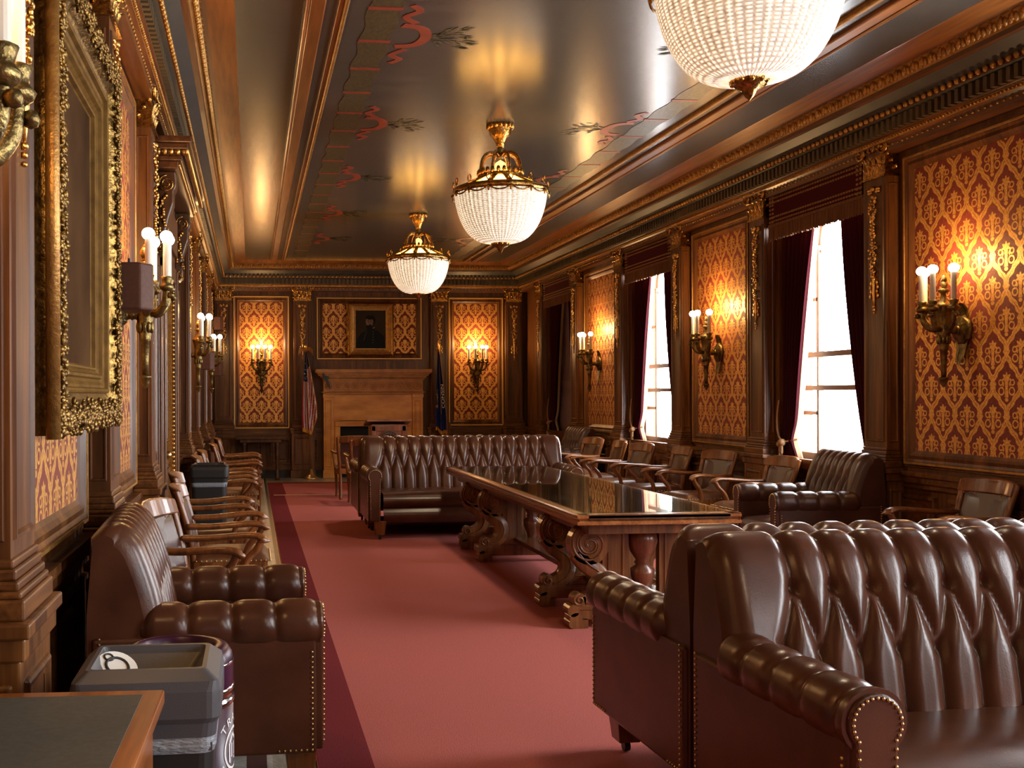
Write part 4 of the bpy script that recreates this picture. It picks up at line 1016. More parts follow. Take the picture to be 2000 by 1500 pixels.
# ================================================================== LONG TABLE
def spiral(cx, cz, r, turns, s, y, n=44, a0=PI / 2, r1=.10):
    return [(cx + s * r * (1 - (1 - r1) * k / n) * math.cos(a0 - k / n * turns * 2 * PI), y, cz + r * (1 - (1 - r1) * k / n) * math.sin(a0 - k / n * turns * 2 * PI)) for k in range(n + 1)]
def table():
    x0, x1, y0, y1 = 1.955, 2.985, 6.20, 10.52; xc = (x0 + x1) / 2; ZT = .74
    t = thing('conference_table', 'long carved oak table with glass sheets on top, in the middle of the room', 'table', (xc, (y0 + y1) / 2, .0125))
    O = Matrix.Translation((-xc, -(y0 + y1) / 2, 0)); ys = 7.19
    for a, b in ((y0, ys - .003), (ys + .003, y1)):
        mb = MB(); mb.M = O
        mb.box(x0 + .07, x1 - .07, a, b, ZT - .03, ZT)
        prof = [(0, ZT - .062), (-.0, ZT - .045), (.014, ZT - .036), (.010, ZT - .03), (.0, ZT - .02), (0, ZT - .006), (.01, ZT + .001), (.075, ZT + .001)]
        for s in (0, 1):
            xx = lambda i: (x0 + i) if s == 0 else (x1 - i)
            mb.add([(xx(i), y, z) for y in (a, b) for i, z in prof], [(k, k + 1, 8 + k + 1, 8 + k) for k in range(7)])
        yend = a if a == y0 else b; sg = 1 if a == y0 else -1
        mb.add([(x, yend + sg * i, z) for x in (x0, x1) for i, z in prof], [(k, k + 1, 8 + k + 1, 8 + k) for k in range(7)])
        mb.box(x0 + .012, x1 - .012, a + (.012 if a == y0 else 0), b - (.012 if b == y1 else 0), ZT - .062, ZT - .03)
        top = obj('table_top', mb, M_tabley, t)
        top.data.materials.append(M_edge)
        for p in top.data.polygons[6:27]: p.material_index = 1
    for a, b in ((y0 + .055, ys + .03), (ys + .035, y1 - .05)):
        mb = MB(); mb.M = O; mb.box(x0 + .055, x1 - .055, a, b, ZT + .003, ZT + .010); obj('glass_sheet', mb, M_tglass, t)
    mb = MB(); mb.M = O; mb.box(x0 + .10, x1 - .10, y0 + .10, y1 - .10, ZT - .13, ZT - .062); obj('top_rail', mb, M_table, t)
    for (ya, yb) in ((6.50, 7.20), (9.15, 9.92)):                            # two pedestals
        p = None
        for yy in (ya, yb):
            th = .045
            for s in (-1, 1):
                mb = MB(); mb.M = O
                X = lambda d: xc + s * d
                vx, vz, vr = .358, .525, .128
                mb.M = O @ Matrix.Translation((X(vx), yy, vz)) @ Matrix.Rotation(PI / 2, 4, 'X'); mb.lathe([(vr, -th), (vr, th)], 30, smooth=False); mb.M = O
                for f in (-1, 1):
                    mb.tube(spiral(X(vx), vz, vr - .008, 2.4, s, yy + f * (th + .001)), .008, 6, up=(0, 1, 0))
                    mb.tube(spiral(X(vx), vz, vr - .035, 1.6, s, yy + f * (th + .001)), .005, 6, up=(0, 1, 0))
                stem = crom([(X(.44), yy, .47), (X(.375), yy, .40), (X(.295), yy, .34), (X(.275), yy, .26), (X(.315), yy, .19), (X(.39), yy, .155)], 8)
                mb.bar(stem, .105, 2 * th, up=(0, 1, 0), scale=[(1.15 - .35 * abs(k / 40 - .55) * 1.2, 1) for k in range(41)], c=.12)
                for f in (-1, 1):
                    mb.tube([(q.x - s * .012, q.y + f * (th + .001), q.z) for q in stem], .006, 6, up=(0, 1, 0))
                    mb.tube(spiral(X(.425), .175, .04, 1.5, s, yy + f * (th + .001)), .008, 6, up=(0, 1, 0))
                mb.M = O @ Matrix.Translation((X(.425), yy, .175)) @ Matrix.Rotation(PI / 2, 4, 'X'); mb.lathe([(.045, -th), (.045, th)], 18, smooth=False); mb.M = O
                obj('scroll_bracket', mb, M_table, t)
            mb = MB(); mb.M = O
            mb.box(xc - .46, xc + .46, yy - .05, yy + .05, .055, .145); mb.box(xc - .45, xc + .45, yy - .056, yy + .056, .118, .135)
            for s in (-1, 1):
                for (dx, z, r) in ((.465, .112, .038), (.45, .058, .042), (.47, .030, .028)):
                    mb.M = O @ Matrix.Translation((xc + s * dx, yy, z)) @ Matrix.Rotation(PI / 2, 4, 'X'); mb.lathe([(r, -.058 - .003 * (z < .05)), (r, .058 + .003 * (z < .05))], 14, smooth=False)
                mb.M = O; mb.box(xc + s * .42 - .05, xc + s * .42 + .05, yy - .05, yy + .05, 0.0, .06)
            obj('sled_foot', mb, M_table, t)
            mb = MB(); mb.M = O
            mb.box(xc - .27, xc - .10, yy - .03, yy + .03, .13, .64); mb.box(xc + .10, xc + .27, yy - .03, yy + .03, .13, .64)
            for s in (-1, 1):
                for f in (-1, 1):
                    a, b = sorted((xc + s * .13, xc + s * .24)); mb.M = O @ Matrix.Translation((0, yy + f * .03, 0)) ; mb.ring_frame(a, b, .2, .60, [(0, 0), (.004, f * .008), (.012, f * .008), (.016, 0)])
            obj('end_panel', mb, M_table, t)
            mb = MB(); mb.M = O @ Matrix.Translation((xc, yy, 0)); mb.lathe([(.05, .13), (.055, .16), (.035, .19), (.045, .24), (.07, .31), (.072, .36), (.04, .385), (.05, .40), (.04, .415), (.075, .47), (.092, .54), (.085, .59), (.055, .62), (.06, .65)], 24, 12, .04); obj('turned_vase', mb, M_lectern, t)
        mb = MB(); mb.M = O; mb.box(xc - .27, xc + .27, ya + .03, yb - .03, .40, .64) if False else mb.box(xc - .26, xc + .26, ya, yb, .62, .64); obj('pedestal_panel', mb, M_table, t)
    mb = MB(); mb.M = O; mb.box(xc - .17, xc + .17, 6.40, 9.98, .175, .21); obj('stretcher', mb, M_tabley, t, .004)
    mb = MB(); mb.M = O
    for y in (6.40, 10.0): mb.box(xc - .03, xc + .03, y - .05, y + .02, .15, .235)
    obj('stretcher_wedge', mb, M_table, t)
table()
# ================================================================== CARPET
mb = MB(); cx0, cx1, cy0, cy1, b = .262, 4.048, YB + .3, 15.58, .218
mb.box(cx0 + b, cx1 - b, cy0, cy1, .001, .0115); mb.mat = 1
mb.box(cx0, cx0 + b, cy0, cy1, .001, .0115); mb.box(cx1 - b, cx1, cy0, cy1, .001, .0115); mb.mat = 2
mb.box(cx0 - .006, cx0, cy0, cy1, .001, .010); mb.box(cx1, cx1 + .006, cy0, cy1, .001, .010)
tag(obj('carpet', mb, [M_carpet, M_carpetb, M_piping]), 'long rose red carpet with maroon borders under the sofas and table', 'carpet')
mb = MB(); mb.box(cx0 + b + .03, cx1 - b - .03, 15.64, 17.66, .001, .0115); mb.mat = 1
mb.box(cx0, cx0 + b + .03, 15.64, 17.88, .001, .0115); mb.box(cx1 - b - .03, cx1, 15.64, 17.88, .001, .0115); mb.box(cx0 + b + .03, cx1 - b - .03, 17.66, 17.88, .001, .0115)
tag(obj('carpet', mb, [M_carpet, M_carpetb]), 'short piece of red carpet in front of the fireplace, past the pale strip', 'carpet')
mb = MB(); mb.box(cx0 + .06, cx1 - .06, 15.585, 15.635, .001, .016)
tag(obj('threshold_strip', mb, pbr('pale_metal_strip', (.62, .50, .40), .35, .6), bevel=.004), 'thin pale metal strip across the carpet joint', 'threshold strip')

# ================================================================== WINDOW TEXTILES
def curtain_mesh(c, side, z_tie):
    """side -1: near (camera) side, +1: far side. Returns builders for cloth and lining. world coords"""
    ye = c + side * (WH - .01)                                             # outer edge at the jamb
    def width(z):
        top, tie, ex = (.53, .20, 1.1) if side > 0 else (.53, .10, .75)
        if z > z_tie: q = (z - z_tie) / (3.02 - z_tie); return tie + (top - tie) * (q ** ex)
        return tie + .10 * min(1, (z_tie - z) / .5)
    def mk(xo, amp, extra):
        b = MB()
        def fn(u, v):
            z = 3.04 - 2.20 * u; w = width(z) + extra(z)
            e = ye - side * w * v
            x = XR + xo + amp * math.sin(v * 2 * PI * 6.5 + 1.2 * math.sin(u * 3)) * (0.55 + .45 * w / .5) - .03 * math.exp(-((z - z_tie) / .12) ** 2)
            return (x, e, z)
        b.grid(fn, 60, 90); return b
    return mk(.045, .026, lambda z: 0), mk(.095, .018, lambda z: .025)
WN = ['nearest', 'second', 'farthest']
def window_dress(i, c):
    n = WN[i]; ztie = 1.04
    for side, nm in ((1, 'far'), (-1, 'near')):
        cl, li = curtain_mesh(c, side, ztie if side > 0 else .80)
        cu = obj('curtain', cl, M_velvet); so = cu.modifiers.new('Solid', 'SOLIDIFY'); so.thickness = .004
        tag(cu, '%s plum velvet curtain on the %s side of the %s window' % ('tied-back' if side > 0 else 'dark hanging', nm, n), 'curtain', 'plum velvet curtains')
        if side > 0: obj('lining', li, M_lining, cu)
    y = c + WH - .02
    tb = thing('curtain_tieback', 'cream rope tieback with a tassel on the %s window curtain' % n, 'tieback', (XR, y, 0), 0, 'rope curtain tiebacks')
    mb = MB(); pts = crom([(-.01, .0, 1.42), (-.03, -.0, 1.25), (-.035, -.03, 1.10), (-.03, -.12, 1.03), (.06, -.19, 1.05), (.09, -.10, 1.02), (-.01, -.02, 1.03)], 8)
    mb.tube(pts, .010, 7)
    mb.sphere(-.035, -.10, 1.02, .04, 8, 6, 1, 1.1, .9); mb.sphere(-.04, -.06, 1.0, .03, 8, 6)
    for o, z1 in ((-.075, .86), (-.12, .80)): mb.tube(crom([(-.035, -.10, 1.0), (-.045, o, .95), (-.045, o, z1)], 5), .012, 7)
    obj('rope', mb, M_rope, tb)
    for o, z1 in ((-.075, .86), (-.12, .80)):
        mb = MB(); mb.at(-.045, o, z1); mb.lathe([(.036, -.20), (.034, -.10), (.026, -.04), (.030, -.02), (.022, .0), (.012, .02)], 16, 16, .05); obj('tassel', mb, M_rope, tb)
    v = thing('window_valance', 'plum brocade valance with gold braid and tan fringe over the %s window' % n, 'valance', (XR, c, 0), RZ_R, 'fringed window valances')
    mb = MB(); w = WH + .02; mb.box(-w, w, -.085, -.06, 3.08, 3.40); mb.box(-w, -w + .02, -.085, .0, 3.08, 3.40); mb.box(w - .02, w, -.085, 0, 3.08, 3.40); obj('brocade', mb, M_valance, v)
    mb = MB()
    for z in (3.345, 3.305, 3.165, 3.125):
        for k in range(38):
            x = -w + .03 + (2 * w - .06) * k / 37; mb.box(x - .014, x + .014, -.091, -.084, z - .008, z + .008)
    for x in (-w + .035, -w + .085, w - .035, w - .085):
        for k in range(7): mb.box(x - .014, x + .014, -.092, -.084, 3.11 + k * .04, 3.128 + k * .04)
    obj('gold_braid_trim', mb, M_braid, v)
    mb = MB(); n = 150; vs = []
    for k in range(n + 1):
        x = -w + 2 * w * k / n; j = .006 * math.sin(k * 2.4); vs += [(x, -.088 + j, 3.085), (x + .004 * math.sin(k * 5), -.088 + j * 1.6, 2.945 + .008 * math.sin(k * 1.7))]
    mb.add(vs, [(2 * k, 2 * k + 2, 2 * k + 3, 2 * k + 1) for k in range(n)]); mb.box(-w, w, -.096, -.082, 3.075, 3.10)
    obj('fringe', mb, M_fringe, v)
for i, c in enumerate(W_CENTRES[:3]): window_dress(i, c)
mb = MB(); c = W_CENTRES[2]
mb.box(XR + .17, XR + .175, c - WH + .04, c + WH - .04, ZS + .02, 3.2); mb.box(XR + .155, XR + .185, c - WH + .04, c + WH - .04, 1.72, 1.76)
struct('window_shade', mb, M_shade, bpy.data.objects['window_3'])

# ================================================================== PICTURES
def big_painting():
    y0, y1, z0, z1 = 3.27, 4.74, 1.36, 2.89
    t = thing('framed_painting', 'large dark oil painting in an ornate gilt frame on the left wall', 'painting', (XL + .04, (y0 + y1) / 2, 0), RZ_L)
    w = (y1 - y0) / 2
    mb = MB(); mb.ring_frame(-w, w, z0, z1, [(0, -.005), (0, -.085), (.012, -.105), (.03, -.12), (.055, -.125), (.08, -.118), (.11, -.09), (.135, -.078)])
    fr = obj('outer_frame', mb, M_gframe, t)
    mb = MB(); mb.ring_frame(-w, w, z0, z1, [(.13, -.075), (.135, -.09), (.142, -.095), (.150, -.09), (.155, -.075), (.165, -.07), (.172, -.074), (.178, -.068), (.190, -.060), (.196, -.072), (.206, -.074), (.212, -.060), (.225, -.045), (.230, -.052), (.238, -.050), (.242, -.035), (.248, -.028)])
    obj('inner_frame', mb, M_gflat, t)
    mb = MB(); rr = random.Random(9)
    def orn(x, z, s):
        mb.sphere(x, -.118 - rr.uniform(0, .012), z, rr.uniform(.006, .013) * s, 5, 4, rr.uniform(.7, 1.6), .8, rr.uniform(.7, 1.5))
    P = 2 * (2 * w + (z1 - z0)); 
    for k in range(2300):
        d = rr.uniform(0, P); ins = rr.triangular(-.012, .11, .05)
        a, bq = 2 * w, z1 - z0
        if d < a: x, z = -w + d, z0 + ins
        elif d < a + bq: x, z = w - ins, z0 + d - a
        elif d < 2 * a + bq: x, z = w - (d - a - bq), z1 - ins
        else: x, z = -w + ins, z1 - (d - 2 * a - bq)
        orn(min(max(x, -w), w), min(max(z, z0), z1), 1)
    for k in range(44):
        z = z0 + (z1 - z0) * (k + .5) / 44
        for s in (-1, 1):
            mb.M = Matrix.Translation((s * (w - .055), -.115, z)) @ Matrix.Rotation(s * (.7 if k % 2 else -.7), 4, 'Y'); mb.sphere(0, 0, 0, .021, 7, 5, 2.2, .7, .6); mb.M = Matrix()
    obj('frame_ornament', mb, M_gframe, fr)
    mb = MB(); mb.tube([(-w - .016, -.105, z0 - .01), (-w - .016, -.105, z1 + .01)], .022, 16); obj('side_rod', mb, M_goldm, t)
    mb = MB(); mb.add([(-w + .24, -.03, z0 + .24), (w - .24, -.03, z0 + .24), (w - .24, -.03, z1 - .24), (-w + .24, -.03, z1 - .24)], [(0, 1, 2, 3)]); obj('canvas', mb, M_canvas, t)
big_painting()
def portrait():
    x0, x1, z0, z1 = 1.765, 2.545, 2.215, 3.135; xc = (x0 + x1) / 2
    t = thing('framed_painting', 'small gilt-framed portrait of a bearded man in a dark coat over the mantel', 'painting', (xc, YE - .042, 0))
    w = (x1 - x0) / 2
    mb = MB(); mb.ring_frame(-w - .03, w + .03, z0 - .03, z1 + .03, [(0, 0), (0, -.05), (.02, -.06), (.03, -.05)]); obj('outer_frame', mb, M_goldd, t)
    mb = MB(); mb.ring_frame(-w, w, z0, z1, [(0, -.04), (.0, -.085), (.012, -.092), (.02, -.075), (.032, -.08), (.04, -.066), (.055, -.062), (.06, -.05), (.095, -.040), (.10, -.05), (.115, -.05), (.12, -.03)]); obj('gilt_frame', mb, M_goldm, t)
    a, z0, z1 = w - .118, z0 + .118, z1 - .118; h = z1 - z0
    mb = MB(); mb.add([(-a, -.03, z0), (a, -.03, z0), (a, -.03, z1), (-a, -.03, z1)], [(0, 1, 2, 3)]); cv = obj('canvas', mb, M_canvas2, t)
    def P(px, py): return (-a + (px - 290) / 700 * 2 * a, z0 + (1230 - py) / 870 * h)
    mb = MB(); y = -.031
    def poly(pts, m, dy): mb.mat = m; mb.add([(P(*p)[0], y - dy, P(*p)[1]) for p in pts], [tuple(range(len(pts)))])
    def ell(cx, cy, rx, ry, m, dy, n=20): poly([(cx + rx * math.cos(2 * PI * k / n), cy + ry * math.sin(2 * PI * k / n)) for k in range(n)], m, dy)
    poly([(300, 1228), (330, 1000), (420, 890), (540, 810), (600, 770), (690, 770), (760, 810), (880, 880), (960, 960), (985, 1228)], 0, .0004)
    ell(655, 585, 105, 120, 2, .0006); ell(615, 620, 88, 118, 1, .0008); ell(610, 740, 72, 62, 2, .0010); ell(632, 520, 100, 52, 2, .0010)
    ell(585, 605, 20, 9, 2, .0012, 10); ell(650, 600, 20, 9, 2, .0012, 10); poly([(545, 600), (560, 600), (575, 665), (540, 665)], 3, .0012); ell(582, 690, 30, 9, 3, .0013, 10)
    for k in range(5): ell(540 - 14 * k, 850 + 45 * k, 7, 9, 3, .001, 8); ell(702 - 3 * k, 850 + 62 * k, 7, 9, 3, .001, 8)
    poly([(690, 765), (735, 735), (745, 745), (700, 778)], 3, .0012)
    obj('painted_figure', mb, [M_coat, M_skin, M_hair, pbr('painted_highlight', (.22, .12, .08), .4)], cv)
portrait()

# ================================================================== SPEAKERS ON THE LEFT WALL
def speaker():
    t = thing('wall_speaker', 'x', 'speaker')
    mb = MB(); poly = [(-.11, 0), (-.11, -.10), (.03, -.155), (.11, -.10), (.11, 0)]
    poly = [(-.10, -.01), (-.10, -.115), (-.02, -.165), (.13, -.07), (.13, -.01)]
    mb.prism(poly, -.105, .105, 'xy'); obj('cabinet', mb, M_speaker, t, .01)
    mb = MB(); a, b = Vector((-.02, -.165, 0)), Vector((.13, -.07, 0)); d = (b - a).normalized(); n = Vector((d.y, -d.x, 0)); 
    p = [a + d * .03 + n * .002, a + d * .145 + n * .002]
    mb.add([(p[0].x, p[0].y, -.075), (p[1].x, p[1].y, -.075), (p[1].x, p[1].y, .075), (p[0].x, p[0].y, .075)], [(0, 1, 2, 3)]); obj('grille', mb, M_grille, t)
    mb = MB(); mb.box(-.03, .03, -.02, .03, -.04, .04); mb.at(-.06, -.06, .105).cyl(.006, 0, .02, 8); obj('mounting_bracket', mb, M_black, t)
    return t
sp0 = speaker()
for i, (y, z, l) in enumerate([(4.84, 1.97, 'brown wedge-shaped speaker box nearest on the left wall, by the big painting'), (12.75, 1.90, 'brown speaker box halfway along the left wall, behind a sconce'), (16.70, 1.90, 'brown speaker box low on the farthest left-wall pilaster'), (16.78, 2.62, 'brown speaker box high on the farthest left-wall pilaster')]):
    if i == 0: sp0.location = (XL + .14, y, z); sp0.rotation_euler = (0, 0, RZ_L); sp0['label'] = l; sp0['group'] = 'brown wall speakers'
    else: dup(sp0, (XL + .14, y, z), RZ_L, l, 'brown wall speakers')

# ================================================================== FIREPLACE
def fireplace():
    t = thing('fireplace', 'sienna marble fireplace with carved mantel in the middle of the end wall', 'fireplace', (2.19, YE, 0))
    mb = MB(); w = .90
    for e, z0, z1 in ((.10, 1.50, 1.53), (.125, 1.53, 1.545), (.10, 1.545, 1.56), (.11, 1.755, 1.78), (.15, 1.80, 1.83), (.185, 1.83, 1.86), (.215, 1.86, 1.885), (.235, 1.885, 1.95)):
        mb.box(-w - e + .09, w + e - .09, -.20 - e + .09, 0, z0, z1)
    obj('mantel_shelf', mb, M_stone, t, .008)
    mb = MB()
    mb.box(-w, w, -.20, 0, 1.56, 1.76)
    for k in range(60): x = -w - .02 + (2 * w + .04) * k / 59; mb.box(x - .009, x + .009, -.235, -.20, 1.78, 1.80)
    for k in range(11):
        x = -w + .09 + (2 * w - .18) * k / 10; r = .07
        mb.tube([(x + r * math.cos(b), -.20, 1.655 + r * math.sin(b)) for b in [2 * PI * j / 16 for j in range(16)]], .012, 6, up=(0, 1, 0), closed=True)
        for j in range(6): mb.sphere(x + .032 * math.cos(j * PI / 3), -.20, 1.655 + .032 * math.sin(j * PI / 3), .017, 6, 4)
        mb.sphere(x, -.205, 1.655, .015, 6, 4)
    obj('carved_frieze', mb, M_stone, t)
    for s in (-1, 1):
        mb = MB(); a, b = sorted((s * .90, s * .715)); mb.box(a, b, -.19, 0, .12, 1.50); mb.box(a - .015, b + .015, -.21, 0, 0, .14); mb.box(a - .01, b + .01, -.205, 0, 1.44, 1.50)
        mb.M = Matrix.Translation((0, -.19, 0)); mb.ring_frame(a + .03, b - .03, .2, 1.40, [(0, 0), (.006, -.012), (.02, -.012), (.03, -.002)]); mb.M = Matrix(); obj('jamb', mb, M_sienna, t, .005)
    mb = MB(); mb.box(-.715, .715, -.15, 0, 1.03, 1.50); mb.box(-.715, -.60, -.15, 0, 0, 1.03); mb.box(.60, .715, -.15, 0, 0, 1.03); obj('marble_slab', mb, M_sienna, t)
    mb = MB(); mb.box(-.70, .70, -.175, 0, .92, 1.02); mb.box(-.70, -.60, -.175, 0, 0, .92); mb.box(.60, .70, -.175, 0, 0, .92); obj('inner_surround', mb, M_sienna, t, .012)
    mb = MB(); mb.box(-.60, .60, -.02, -.004, 0, .92); mb.box(-.60, -.585, -.14, -.02, 0, .92); mb.box(.585, .60, -.14, -.02, 0, .92); obj('firebox', mb, M_firebox, t)
    mb = MB()
    for x in (-.25, .0): mb.tube(crom([(x, -.10, 0), (x, -.12, .30), (x + .04, -.12, .40), (x + .09, -.12, .36), (x + .05, -.12, .32)], 5), .010, 6, up=(0, 1, 0))
    obj('andiron', mb, M_polished, t)
fireplace()
mb = MB()
def fd(u, v): return (1.245 + .14 * u + .02 * math.sin(v * 9), YE - .30 - .018 * math.cos(u * 5) + .03 * u, 1.955 - .36 * v * (0.35 + .65 * u) + .03 * (1 - u))
mb.grid(fd, 10, 14); dr = obj('draped_cloth', mb, M_drape); dr.modifiers.new('Solid', 'SOLIDIFY').thickness = .02
tag(dr, 'blue-gray cloth hanging over the left end of the mantel', 'cloth')

# lectern
def lectern():
    t = thing('lectern', 'reddish wooden lectern with carved round seal in front of the fireplace', 'lectern', (2.09, 16.0, .0125))
    mb = MB(); mb.box(-.27, .27, 0, .42, .08, 1.02); mb.box(-.30, .30, -.03, .45, 0, .09)
    for s in (-1, 1): mb.box(s * .235 - .03, s * .235 + .03, -.012, 0, .1, 1.0)
    mb.box(-.27, .27, -.012, 0, .92, 1.0)
    obj('body', mb, M_lectern, t, .005)
    mb = MB(); mb.M = Matrix.Translation((0, 0, 1.06)) @ Matrix.Rotation(math.radians(-9), 4, 'X'); mb.box(-.345, .345, -.05, .46, 0, .035); obj('sloped_top', mb, M_lectern, t, .006)
    mb = MB(); mb.M = Matrix.Translation((0, -.004, .78)) @ Matrix.Rotation(PI / 2, 4, 'X')
    mb.lathe([(.155, 0), (.155, .012), (.145, .018), (.135, .012), (.11, .012), (.105, .016), (.10, .01), (.0, .012)], 36); mb.M = Matrix()
    for k in range(24): a = 2 * PI * k / 24; mb.sphere(.123 * math.cos(a), -.02, .78 + .123 * math.sin(a), .010, 6, 4)
    rr = random.Random(4)
    for k in range(22): a = rr.uniform(0, 2 * PI); r = rr.uniform(0, .085); mb.sphere(r * math.cos(a), -.016, .78 + r * math.sin(a), .015, 6, 4, 1, .6, 1.3)
    obj('carved_seal', mb, M_seal, t)
lectern()

# ================================================================== FLAGS
def flag(name, lab, x, y, tipx, ztop, kind):
    t = thing(name, lab, 'flag', (x, y, 0))
    mb = MB(); mb.lathe([(.14, 0), (.14, .02), (.10, .04), (.045, .09), (.03, .16), (.022, .17)], 20); obj('base', mb, M_polished, t)
    mb = MB(); mb.tube([(0, 0, .05), (tipx, 0, ztop + .04)], .014, 10); obj('pole', mb, M_pole, t)
    mb = MB(); mb.at(tipx, 0, ztop + .04)
    if kind == 'us':
        mb.lathe([(.0, -.01), (.02, 0), (.022, .02), (.0, .04)], 12)
        for s in (-1, 1): mb.grid(lambda u, v: (s * (.02 + .11 * u), -.02 + .03 * v, .04 + .09 * u * (1 - v * .4) - .13 * u * u - .06 * v), 6, 4)
        mb.sphere(0, -.01, .06, .03, 8, 5, .8, .8, 1.4)
    else: mb.lathe([(.0, -.01), (.016, 0), (.018, .02), (.010, .03), (.02, .05), (.0, .16)], 10)
    obj('finial', mb, M_gold, t)
    # folded cloth: u down, v across the folds
    zb = .80
    def px(u): return tipx * (1 - u * .62)
    def cloth(u, v):
        z = ztop - (ztop - zb) * u - .10 * (v - .45) * u + (.42 * max(0, v - .62) * 2.2 * u if kind == 'us' else .03 * math.sin(v * 9) * u)
        spread = (.03 + .235 * min(1, u * 1.25) ** .85) * (1 if kind == 'us' else .80)
        xx = px(u) + (v - .46) * spread * 1.0
        yy = -.03 - .045 * math.sin(v * 2 * PI * 2.3 + .6) * min(1, .2 + u * 1.5)
        return (xx, yy, z)
    nu, nv = 44, 52; b2 = MB(); b2.grid(cloth, nu, nv)
    mats = [M_red, M_flagw, M_navy, M_fgold, M_blue]
    for k in range(len(b2.f)):
        i, j = divmod(k, nv); u, v = (i + .5) / nu, (j + .5) / nv
        edge = v > .965 or u > .955 or (.50 < v < .535 and u < .75)
        if kind == 'us':
            if v < .50: m = 2 if u < .36 else (int((v * 2.0 + (u - .3) * -.12) * 6.0) % 2)
            else: m = 2 if u < .20 else int((u * 1.6 + v * 1.3) * 6.5) % 2
        else: m = 4
        b2.m[k] = 3 if edge else m
    cl = obj('flag_cloth', b2, mats, t)
    if kind == 'us':
        mb = MB()
        for (u, v) in ((.27, .10), (.27, .26), (.32, .18), (.22, .16), (.30, .38), (.22, .36), (.14, .28), (.33, .30)):
            p = Vector(cloth(u, v)); r = .011
            mb.add([(p.x + (r if k % 2 == 0 else r * .45) * math.sin(k * PI / 5), p.y - .006, p.z + (r if k % 2 == 0 else r * .45) * math.cos(k * PI / 5)) for k in range(10)], [tuple(range(10))])
        obj('star', mb, M_white, cl)
    else:
        cu = bpy.data.curves.new('flag_lettering', 'FONT'); cu.body = 'CONSIN'; cu.size = .115; cu.extrude = .001; cu.align_x = 'CENTER'; cu.align_y = 'CENTER'
        o = bpy.data.objects.new('flag_lettering', cu); COL.objects.link(o); cu.materials.append(M_white); o.parent = cl
        o.location = (px(.55) + .045, -.085, 1.46); o.rotation_euler = (PI / 2, -PI / 2 - .06, 0); o.scale = (1.0, .62, 1)
        bpy.context.view_layer.update(); me = bpy.data.meshes.new_from_object(o.evaluated_get(bpy.context.evaluated_depsgraph_get()))
        o2 = bpy.data.objects.new('letters', me); COL.objects.link(o2); o2.parent = cl; o2.location = o.location; o2.rotation_euler = o.rotation_euler; o2.scale = o.scale
        bpy.data.objects.remove(o); o2.name = 'flag_lettering'
        mb = MB()
        for k in range(26):
            rr = random.Random(k); p = Vector(cloth(.58 + rr.uniform(-.11, .13), .16 + rr.uniform(-.09, .12))); mb.sphere(p.x, p.y - .006, p.z, .018, 6, 4, 1, .3, 1.3); mb.m[-24:] = [rr.choice((0, 1, 2))] * 24
        obj('flag_crest', mb, [M_fgold, M_drape, pbr('crest_tan', (.25, .18, .10), .7)], cl)
flag('flag_on_stand', 'American flag hanging from a pole left of the fireplace', 1.055, 18.75, -.09, 2.25, 'us')
flag('flag_on_stand', 'blue state flag with gold fringe hanging right of the fireplace', 3.40, 18.70, -.06, 2.26, 'wi')

# console table by the end wall
t = thing('console_table', 'narrow wooden table with turned legs below the left damask panel of the end wall', 'table', (.16, 18.72, 0))
mb = MB(); mb.box(-.43, .43, -.20, .20, .715, .745); mb.box(-.36, .36, -.16, .16, .66, .715); obj('table_top', mb, M_door, t, .006)
for sx in (-1, 1):
    for y in (-.13, .13):
        mb = MB(); mb.at(sx * .29, y, 0); mb.lathe([(.04, 0), (.042, .06), (.03, .08), (.038, .10), (.03, .12), (.024, .2), (.032, .33), (.022, .40), (.034, .42), (.024, .44), (.028, .58), (.036, .62), (.036, .665)], 14); obj('leg', mb, M_door, t)

# ================================================================== FOREGROUND LEFT: desk and bins
t = thing('writing_desk', 'corner of a desk with gray-green leather top and worn orange wood edge, bottom left', 'desk', (-.46, 2.16, 0), math.radians(-1.5))
X0, X1, Y0, Y1, ZT = -.24, .245, -.55, .36, .79
mb = MB(); mb.box(X0, X1, Y0, Y1, ZT - .035, ZT); obj('desk_top', mb, M_edge, t, .005)
mb = MB(); mb.box(X0 + .0, X1 - .045, Y0 + .06, Y1 - .045, ZT - .001, ZT + .0015); obj('leather_inset', mb, M_blotter, t)
mb = MB(); mb.box(X0 + .02, X1 - .03, Y0 + .03, Y1 - .03, .06, ZT - .035); mb.box(X0 + .01, X1 - .02, Y0 + .02, Y1 - .02, 0, .07)
for z in (.15, .36, .57): mb.box(X1 - .032, X1 - .018, Y0 + .1, Y1 - .08, z, z + .17)
bd = obj('pedestal', mb, M_edge, t, .004)
mb = MB()
for z in (.24, .45, .725):
    mb.tube(crom([(X1 - .02, -.20, z), (X1 + .018, -.195, z - .012), (X1 + .022, -.14, z - .014), (X1 + .018, -.085, z - .012), (X1 - .02, -.08, z)], 5), .006, 8)
obj('drawer_pull', mb, M_polished, bd)

